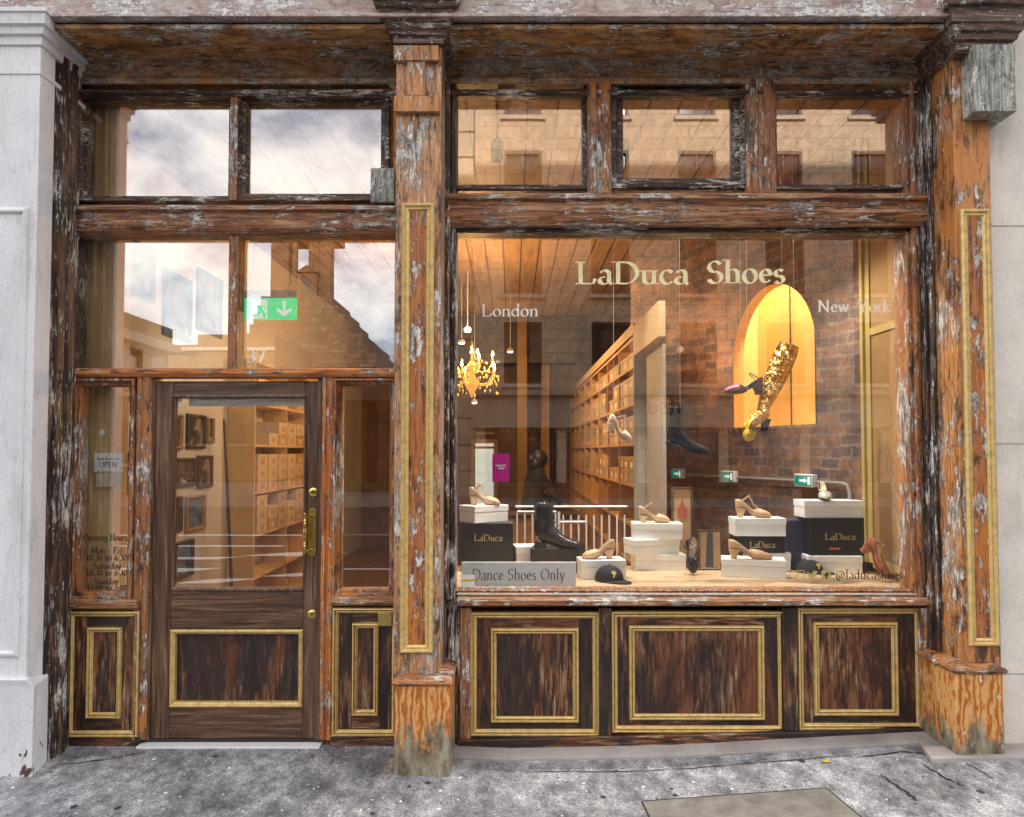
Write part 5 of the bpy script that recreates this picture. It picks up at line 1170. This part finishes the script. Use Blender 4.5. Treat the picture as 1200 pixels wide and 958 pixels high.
# counter and clerk
ct = thing('sales_counter', 'dark wooden sales counter at the back of the shop', 'counter', (.3,4.6,0))
MB().box((-.5,4.55,0),(.75,5.1,.92)).build('body', SHELFW, ct, bevel=.01); MB().box((-.53,4.52,.921),(.78,5.13,.96)).build('top', FRAMEW, ct, bevel=.006)
def person():
    c = P(622,560,5.3); base = Vector((c.x, 5.45, 0))
    t = thing('person', 'person in a dark coat leaning over the counter deep in the shop', 'person', base, (0,0,math.radians(112)))
    J = [((0,0,.92),.15),((.0,-.03,1.12),.155),((.02,-.08,1.32),.17),((.05,-.13,1.42),.1),((.07,-.17,1.5),.085),
         ((-.19,-.08,1.36),.075),((-.24,-.2,1.14),.055),((-.12,-.38,1.02),.04),((.22,-.1,1.36),.075),((.28,-.25,1.14),.055),((.2,-.42,1.02),.04),
         ((-.1,0,.86),.11),((-.11,.01,.48),.075),((-.11,.03,.08),.05),((-.11,-.1,.04),.04),((.1,0,.86),.11),((.11,.01,.48),.075),((.11,.03,.08),.05),((.11,-.1,.04),.04)]
    E = [(0,1),(1,2),(2,3),(3,4),(2,5),(5,6),(6,7),(2,8),(8,9),(9,10),(0,11),(11,12),(12,13),(13,14),(0,15),(15,16),(16,17),(17,18)]
    me = bpy.data.meshes.new('body'); me.from_pydata([j[0] for j in J], E, []); o = bpy.data.objects.new('body', me); COL.objects.link(o); o.parent = t
    me.materials.append(CLOTHK)
    sk = o.modifiers.new('skin','SKIN'); 
    for i,(p_,r_) in enumerate(J): me.skin_vertices[0].data[i].radius = (r_, r_*.8)
    me.skin_vertices[0].data[0].use_root = True
    sb = o.modifiers.new('sub','SUBSURF'); sb.levels = 2; sb.render_levels = 2
    mb = MB(); mb.ball((.09,-.2,1.58),.095,16,sz=1.2); mb.build('head', SKIN, t, local=True, smooth=80)
    mb = MB(); mb.ball((.08,-.165,1.6),.110,16,sz=1.12); mb.ball((.08,-.06,1.60),.06,12); mb.ball((.08,-.12,1.53),.095,12,sz=1.2); mb.build('hair', INK, t, local=True, smooth=80)
    mb = MB(); 
    for sx_,hx in ((-1,-.12),(1,.2)):
        for f_ in range(5):
            mb.tube([(hx+(f_-2)*.014,-.40,1.02),(hx+(f_-2)*.018,-.44-(.02 if 0<f_<4 else 0),1.005),(hx+(f_-2)*.02,-.47-(.02 if 0<f_<4 else 0),.985)], [.010,.009,.006], 6)
    mb.build('hands', SKIN, t, local=True, smooth=80)
person()
# rear glazed door, pillars
rd = thing('rear_door', 'bright glazed rear door at the left back of the shop', 'door', (P(567,560,9.0).x,9.0,0))
q = rx(552,583,515,575,9.0); MB().rect(q[0],q[1],0.02,q[3],[(0,.15),(0,-.02),(.07,-.02),(.07,.15)],9.05).build('frame', SHELFW, rd)
MB().box((q[0]+.06,9.06,.08),(q[1]-.06,9.08,q[3]-.06)).build('pane', plain('daylit_pane',(.5,.55,.5),.3,0,.5,2,0,emit=(.6,.66,.6),es=.5), rd)
for zz in (1.75, 2.0): MB().box((q[0]+.06,9.03,zz),(q[1]-.06,9.058,zz+.04)).build('rail', SHELFW, rd)
for k_,(a,b_,yy,mt,lab) in enumerate(((606,618,7.5,TANW,'tan pillar left of the counter at the back'),(634,644,8.2,SHELFW,'slim honey pillar right of the clerk'))):
    q = rx(a,b_,440,600,yy); tag(MB().box((q[0],yy,0),(q[1],yy+.2,ZC-.002)).build('pillar', mt, bevel=.01), lab, 'pillar')
s = MB(); s.box((-2.0,7.6,ZC-.75),(1.02,7.8,ZC-.001)); tag(s.build('ceiling_beam', plain('dark_beam',(.05,.035,.03),.5)), 'dark downstand beam across the back of the ceiling', 'beam')
# chandelier
cy_ = 3.6; cpt = P(553,440,cy_)
ch = thing('chandelier', 'lit amber crystal chandelier with curved arms hanging at the left of the display window', 'chandelier', (cpt.x,cy_,cpt.z), scale=.85)
MB().lathe([(.008,.36),(.012,.32),(.03,.28),(.012,.24),(.02,.18),(.07,.12),(.03,.04),(.06,-.06),(.09,-.12),(.04,-.2),(.01,-.28)], n=16).build('stem', CRYS, ch, local=True)
MB().tube([(0,0,.35),(0,0,(ZC-cpt.z)/.85)], .006, 6).build('chain', BRASS, ch, local=True)
for i in range(10):
    a = 2*PI*i/10; rr = .34 if i%2 else .26; zz = 0 if i%2 else .16
    def pa(r,z): return (r*math.cos(a), r*math.sin(a), z)
    MB().tube([pa(.03,zz-.02),pa(rr*.4,zz-.12),pa(rr*.75,zz-.11),pa(rr,zz)], .008, 6).build('arm', CRYS, ch, local=True)
    MB().lathe([(.008,0),(.035,.012),(.01,.02),(.009,.07),(.009,.075)], pa(rr,zz), 10).build('candle', CRYS, ch, local=True)
    MB().lathe([(.004,.0),(.016,.02),(.012,.045),(.002,.065)], pa(rr,zz+.076), 8).build('bulb', BULB, ch, local=True)
s = MB(); rr_ = random.Random(5)
for i in range(90):
    a = rr_.random()*2*PI; r = .05+.3*rr_.random(); z = -.22+.5*rr_.random()*(1-r); s.lathe([(.001,-.03),(.009,-.012),(.006,.008),(.001,.012)], (r*math.cos(a),r*math.sin(a),z), 6)
s.build('crystal_drops', CRYS, ch, local=True)
# small ceiling spots
for i,(px,py,yy) in enumerate(((541,402,5.2),(548,388,4.6),(598,412,6.0),(556,472,7.0))):
    p = P(px,py,yy); 
    t = thing('ceiling_spot', ['small spot lamp left of the chandelier chain','small upper spot lamp by the left jamb of the display window','small spot lamp below the word London','small low spot lamp under the chandelier'][i], 'spot lamp', (p.x,yy,p.z), group='small spot lamps in the shop')
    MB().lathe([(.02,.05),(.045,.03),(.05,0),(.045,-.005)], n=12).build('housing', METALW, t, local=True); MB().lathe([(.04,-.002),(.03,-.015),(.001,-.02)], n=12).build('lens', SPOTM, t, local=True)
    MB().tube([(0,0,.05),(0,0,max(.06,ZC-p.z-.001))], .006, 6).build('rod', METALW, t, local=True)
# ================================================================ THE STREET BEHIND THE CAMERA (seen in the glass)
DV = 28.5; yo = RY(DV)
def rX(px, dv=DV, py=HOR): return P(px,py,CAM.y+dv).x
def rZ(py, dv=DV): return P(CX,py,CAM.y+dv).z
ob = thing('stone_building', 'tan stone building across the street with rows of sash windows and shops below', 'building', (8,yo,0))
xL, xR = rX(556), 26
z1f, z2f = rZ(502), rZ(464)
s = MB(); cols = [613+103.2*i for i in range(7)]; rows = [(73,137),(177,240),(281,345),(378,450),(-30,34)]
ww = (rX(45+600)-rX(600))
xsn = sorted([xL,xR]+[rX(c)-ww/2 for c in cols]+[rX(c)+ww/2 for c in cols])
zsn = sorted([z2f, rZ(-70)]+[rZ(r[0]) for r in rows]+[rZ(r[1]) for r in rows])
holes = [(rX(c)-ww/2, rX(c)+ww/2, rZ(r[1]), rZ(r[0])) for c in cols for r in rows]
for i in range(len(xsn)-1):
    for j in range(len(zsn)-1):
        cx_, cz_ = (xsn[i]+xsn[i+1])/2, (zsn[j]+zsn[j+1])/2
        if any(h[0]<cx_<h[1] and h[2]<cz_<h[3] for h in holes): continue
        s.box((xsn[i],yo,zsn[j]),(xsn[i+1],yo-.3,zsn[j+1]))
s.build('wall', STONE1, ob, smooth=0)
MB().box((xL,yo-.31,0),(xR,yo-10,rZ(-70))).build('wall_core', STONE1, ob, smooth=0)
s = MB(); s.box((xL-.1,yo+.25,z1f+.02),(xR,yo-.3,z2f)); s.box((xL-.15,yo+.4,z2f+.001),(xR,yo-.02,z2f+.18)); s.build('fascia', plain('pale_fascia_stone',(.40,.33,.26),.7,0,.1,3,.1), ob)
MB().box((xL+.2,yo-.05,.0),(xR,yo-.3,z1f+.019)).build('shop_glazing', WINGLASS, ob)
for i in range(9): 
    x = xL+.05+i*3.0; MB().box((x,yo+.1,0),(x+.35,yo-.049,z1f+.018)).build('column', STONE1, ob)
MB().box((xL,yo+.12,0),(xR,yo-.04,.55)).build('stall', STONE3, ob)
WF = plain('brown_sash', (.06,.035,.025), .5); BL = plain('pale_blind', (.45,.43,.4), .7)
for c_i,(h) in enumerate(holes):
    g = grp('window', ob); x0,x1,z0,z1 = h
    s = MB(); s.rect(x0+.002,x1-.002,z0+.002,z1-.002,[(0,.1),(0,-.05),(.1,-.05),(.1,.1)],yo-.12); s.box((x0+.1,yo-.09,(z0+z1)/2-.03+.25),(x1-.1,yo-.15,(z0+z1)/2+.03+.25)); s.box(((x0+x1)/2-.03,yo-.09,z0+.1),((x0+x1)/2+.03,yo-.15,z1-.1)); s.build('frame', WF, g)
    MB().box((x0+.05,yo-.16,z0+.05),(x1-.05,yo-.2,z1-.05)).build('pane', plain('grey_sky_pane',(.05,.05,.065),.08,0,.3,.8,0) if c_i==0 else bpy.data.materials['grey_sky_pane'], g)
    MB().box((x0-.12,yo+.12,z0-.14),(x1+.12,yo-.02,z0-.002)).build('sill', STONE2, g)
lettering('lettering','itsu',INK,ob,rX(757),rX(797),rZ(485),.62,yo+.275,sans=True,th=.19,mirror=True)
lettering('lettering','gyoza noodles sushi',STONE2,ob,rX(585),rX(800),rZ(506),.2,yo-.03,sans=True,th=.15,mirror=True)
lettering('lettering','itsu noodles',STONE2,ob,rX(840),rX(960),rZ(506),.2,yo-.03,sans=True,th=.15,mirror=True)
# curved banded corner going away at the left end
cb = thing('corner_building', 'pale banded corner block with classical columns beside the opposite building', 'building', (rX(480),yo-2,0))
s = MB(); xa, xb3 = rX(385), rX(555); 
for k in range(20):
    z0_ = .0+k*1.0
    s.box((xb3-1.6,yo-.5,z0_),(xb3,yo-10,z0_+.92)) 
    s.box((xb3-1.55,yo-.6,z0_+.92),(xb3-.05,yo-10,z0_+1.0))
s.build('banded_wall', STONE2, cb, smooth=0)
ya = RY(34); s = MB(); s.box((rX(392,34),ya,0),(rX(470,34),ya-6,rZ(455,34))); s.build('porch_wall', STONE3, cb)
s = MB(); s.box((rX(388,34),ya+.5,rZ(470,34)),(rX(472,34),ya-.01,rZ(452,34))); s.build('cornice', STONE4, cb)
for k in range(3): s = MB(); s.lathe([(.35,0),(.33,.3),(.28,.4),(.24,rZ(475,34)-.4),(.36,rZ(471,34))],(rX(400+k*26,34),ya+.5,0),14); s.build('column', STONE3, cb, smooth=60)
s = MB(); s.box((rX(410,33),RY(33)+.2,rZ(591,33)+.2 if False else rZ(590,33)),(rX(470,33),RY(33)+.1,rZ(566,33))); s.build('shop_board', plain('dark_olive_board',(.09,.06,.03),.5), cb)
lettering('lettering','itsu',BOXW,cb,rX(429,33),rX(453,33),rZ(584,33),.38,RY(33)+.22,sans=True,th=.17,mirror=True)
# steeple
DT = 60; yt = RY(DT); st_ = thing('church_steeple', 'brown stone stepped steeple with open columned lantern behind the street', 'steeple', (rX(350,DT),yt,0))
def tx(px): return rX(px,DT)
def tz(py): return rZ(py,DT)
rows_ = [(352,364,392),(364,376,402),(376,389,412),(389,401,422),(401,414,436),(414,424,446),(424,440,456)]
s = MB()
for (a,b_,r_) in rows_:
    k = (r_-385)/15; s.box((tx(312-(r_-385)*.1),yt+1+k,tz(b_)),(tx(r_),yt-5-k,tz(a)))
s.box((tx(308),yt+5,0),(tx(460),yt-9,tz(440))); s.build('stepped_base', STONE3, st_, smooth=0)
s = MB(); s.box((tx(315),yt,tz(352)),(tx(336),yt-1.3,tz(275))); s.box((tx(372),yt,tz(352)),(tx(385),yt-1.3,tz(275))); s.box((tx(310),yt+.4,tz(275)),(tx(388),yt-4.4,tz(262))); s.box((tx(313),yt,tz(262)),(tx(386),yt-4,tz(244))); s.box((tx(330),yt-.6,tz(244)),(tx(376),yt-3.4,tz(238))); s.box((tx(340),yt-.8,tz(238)),(tx(370),yt-2.8,tz(229))); s.box((tx(336.5),yt-.01,tz(352)),(tx(371),yt-1.2,tz(334))); s.build('lantern', STONE3, st_, smooth=0)
for px in (342,362,368): MB().lathe([(.28,tz(334)),(.26,tz(300)),(.24,tz(277)),(.3,tz(275))],(tx(px),yt-.4,0),12).build('column', STONE3, st_, smooth=60)
s = MB(); s.box((tx(351),yt+.7,tz(352)),(tx(372),yt-.02,tz(322))); s.fprism([(tx(349),tz(322)),(tx(374),tz(322)),(tx(361),tz(314))], yt+.9, yt-.03); s.build('aedicule', STONE3, st_, smooth=0)
MB().box((tx(357),yt+.74,tz(350)),(tx(366),yt+.69,tz(328))).build('doorway', WF, st_)
# left terrace, nearer building
lt = thing('cornice_terrace', 'brown stone terrace with heavy cornice along the side street at the left', 'building', (-17,RY(33),0))
x_t = -16.4; ya_, yb2_ = RY(24), RY(36.5)
zt_ = 7.55
MB().box((x_t,ya_,0),(x_t-10,yb2_,zt_-.6)).build('wall', STONE4, lt, smooth=0)
MB().box((x_t+.6,ya_,zt_-1.2),(x_t-10,yb2_+.01,zt_-.8)).build('cornice', STONE2, lt); MB().box((x_t+.2,ya_,zt_-.8),(x_t-10,yb2_+.02,zt_)).build('parapet', STONE4, lt)
for i in range(4):
    for z_ in (1.2,4.2):
        y_c = ya_-1.8-i*3; g = grp('window', lt); MB().box((x_t+.02,y_c,z_),(x_t-.1,y_c-1.2,z_+1.9)).build('pane', WINGLASS, g); MB().box((x_t+.12,y_c+.1,z_-.15),(x_t-.1,y_c-1.3,z_-.01)).build('sill', STONE2, g)
l2 = thing('low_terrace', 'low brown brick terrace closing the street view under the steeple', 'building', (rX(250,46),RY(46),0))
s = MB(); s.box((rX(60,46),RY(46),0),(rX(232,46),RY(54),rZ(404,46))); s.box((rX(232,46)+.01,RY(46)+.3,0),(rX(322,46),RY(54),rZ(393,46))); s.build('wall', STONE4, l2, smooth=0)
s = MB(); s.box((rX(60,46),RY(46)+.5,rZ(412,46)),(rX(324,46),RY(46)+.301,rZ(408,46))); s.build('cornice', STONE2, l2)
for i in range(6):
    for zz in (rZ(470,46), rZ(520,46)):
        px = 100+i*34; x = rX(px,46); g = grp('window', l2); MB().box((x,RY(46)+.33,zz),(x+1.0,RY(46)+.2,zz+1.8)).build('pane', WINGLASS, g); MB().box((x-.1,RY(46)+.42,zz-.15),(x+1.1,RY(46)+.2,zz-.01)).build('sill', STONE2, g)
s = MB(); s.box((rX(322,50)+.02,RY(50),0),(rX(470,50),RY(52),rZ(436,50))); s.build('side_block', STONE3, l2, smooth=0)
# ================================================================ WORLD, SUN, LAMPS
w = bpy.data.worlds.new('World'); S.world = w; w.use_nodes = True; nt = w.node_tree
bg = nt.nodes['Background']; sky = N(nt, 'ShaderNodeTexSky'); sky.sky_type = 'NISHITA'; sky.sun_disc = False
EL = math.radians(24); sky.sun_elevation = EL; sky.sun_rotation = 0.0; sky.air_density = 1.0; sky.dust_density = 2.0
tc = N(nt, 'ShaderNodeTexCoord'); mp = N(nt, 'ShaderNodeMapping'); mp.inputs['Scale'].default_value = (1,1,1.6); nt.links.new(tc.outputs['Generated'], mp.inputs['Vector'])
n1 = noise(nt, mp.outputs['Vector'], 3.2, 8, .6, .4); n2 = noise(nt, mp.outputs['Vector'], 6.5, 8, .6, .3)
cl = ramp(nt, n2, [(.38,(3.5,4.0,5.0)),(.49,(7.7,7.8,8.2)),(.61,(10.8,10.6,10.2))])
mk = ramp(nt, n1, [(.34,.85),(.48,1)])
nt.links.new(mix(nt, sky.outputs['Color'], cl, mk), bg.inputs['Color']); bg.inputs['Strength'].default_value = .14
sun = bpy.data.lights.new('sun','SUN'); sun.energy = 3.6; sun.angle = math.radians(.6); sun.color = (1,.93,.82)
so = bpy.data.objects.new('sun', sun); COL.objects.link(so)
so.rotation_euler = Vector((-.15,-math.cos(EL),-math.sin(EL))).to_track_quat('-Z','Y').to_euler()
def lamp(kind, name, loc, e, col=(1,.62,.3), size=.3, rot=None, spot=None):
    l = bpy.data.lights.new(name, kind); l.energy = e; l.color = col
    if kind == 'AREA': l.size = size
    else: l.shadow_soft_size = size
    if spot: l.spot_size = math.radians(spot); l.spot_blend = .5
    o = bpy.data.objects.new(name, l); COL.objects.link(o); o.location = loc
    if rot: o.rotation_euler = rot
    return o
DISP = 140
lamp('POINT','chandelier_lamp',(cpt.x,cy_,cpt.z+.3),105,(1,.55,.2),.03)
lamp('POINT','shop_fill',(-.2,6.6,3.0),14,(1,.6,.28),.03)  # unseen warm light added to fill the back of the shop
lamp('SPOT','shop_fill',(-.6,4.2,3.4),120,(1,.66,.34),.03,Vector((1.6,.2,-1.6)).to_track_quat('-Z','Y').to_euler(),130)  # unseen spot added to brighten the long shelving
lamp('POINT','brick_fill',(1.5,2.3,2.6),9,(1,.6,.3),.03)  # unseen light added to brighten the brick behind the hanging boot
lamp('SPOT','entrance_fill',(-1.0,1.3,3.2),42,(1,.84,.64),.03,Vector((-1.6,1.6,-2.2)).to_track_quat('-Z','Y').to_euler(),105)  # unseen spot added to brighten the left wall inside the door
for i_, lx in enumerate((-.1, .75, 1.6)):  # added fill spots with made-up housings, brightening the display
    M0 = Vector((lx,.62,ZC-.16)); tgt = Vector((lx+.05,.35,ZP)); dirv = (tgt-M0).normalized()
    t = thing('display_fill_spot', ['left','middle','right'][i_]+' black spot fitting added to brighten the display', 'spot lamp', M0, tuple(dirv.to_track_quat('-Z','Y').to_euler()), 'added fill spots over the display')
    MB().lathe([(.03,.11),(.042,.10),(.042,-.03),(.036,-.03),(.034,.02),(.001,.02)], n=16).build('housing', BLACKL, t, local=True)
    MB().tube([Vector((0,0,.1)),Vector((0,0,.152))], .008, 6).build('bracket', BLACKL, t, local=True)
    lamp('SPOT','display_fill',M0+dirv*.035,DISP,(1,.92,.80),.03,tuple(dirv.to_track_quat('-Z','Y').to_euler()),100)
nl = Mb@Vector((cxa,behind*.22,ZC-.15)); lamp('POINT','niche_lamp',nl,120,(1,.74,.36),.06)
# ================================================================ CAMERA
cam = bpy.data.cameras.new('camera'); co = bpy.data.objects.new('camera', cam); COL.objects.link(co); S.camera = co
co.location = CAM; co.rotation_euler = (PI/2+PITCH, 0, 0)
cam.sensor_fit = 'HORIZONTAL'; cam.sensor_width = 36; cam.lens = F/1200*36; cam.shift_x = 0; cam.shift_y = (CY-479)/1200
cam.clip_start = .05; cam.clip_end = 2000
S.view_settings.view_transform = 'Standard'; S.view_settings.look = 'None'; S.view_settings.gamma = 1; S.view_settings.exposure = .95
S.render.resolution_x = 1024; S.render.resolution_y = 817
S.cycles.max_bounces = 8; S.cycles.transparent_max_bounces = 16; S.cycles.caustics_reflective = False; S.cycles.caustics_refractive = False
S.cycles.sample_clamp_indirect = 6; S.cycles.use_denoising = True
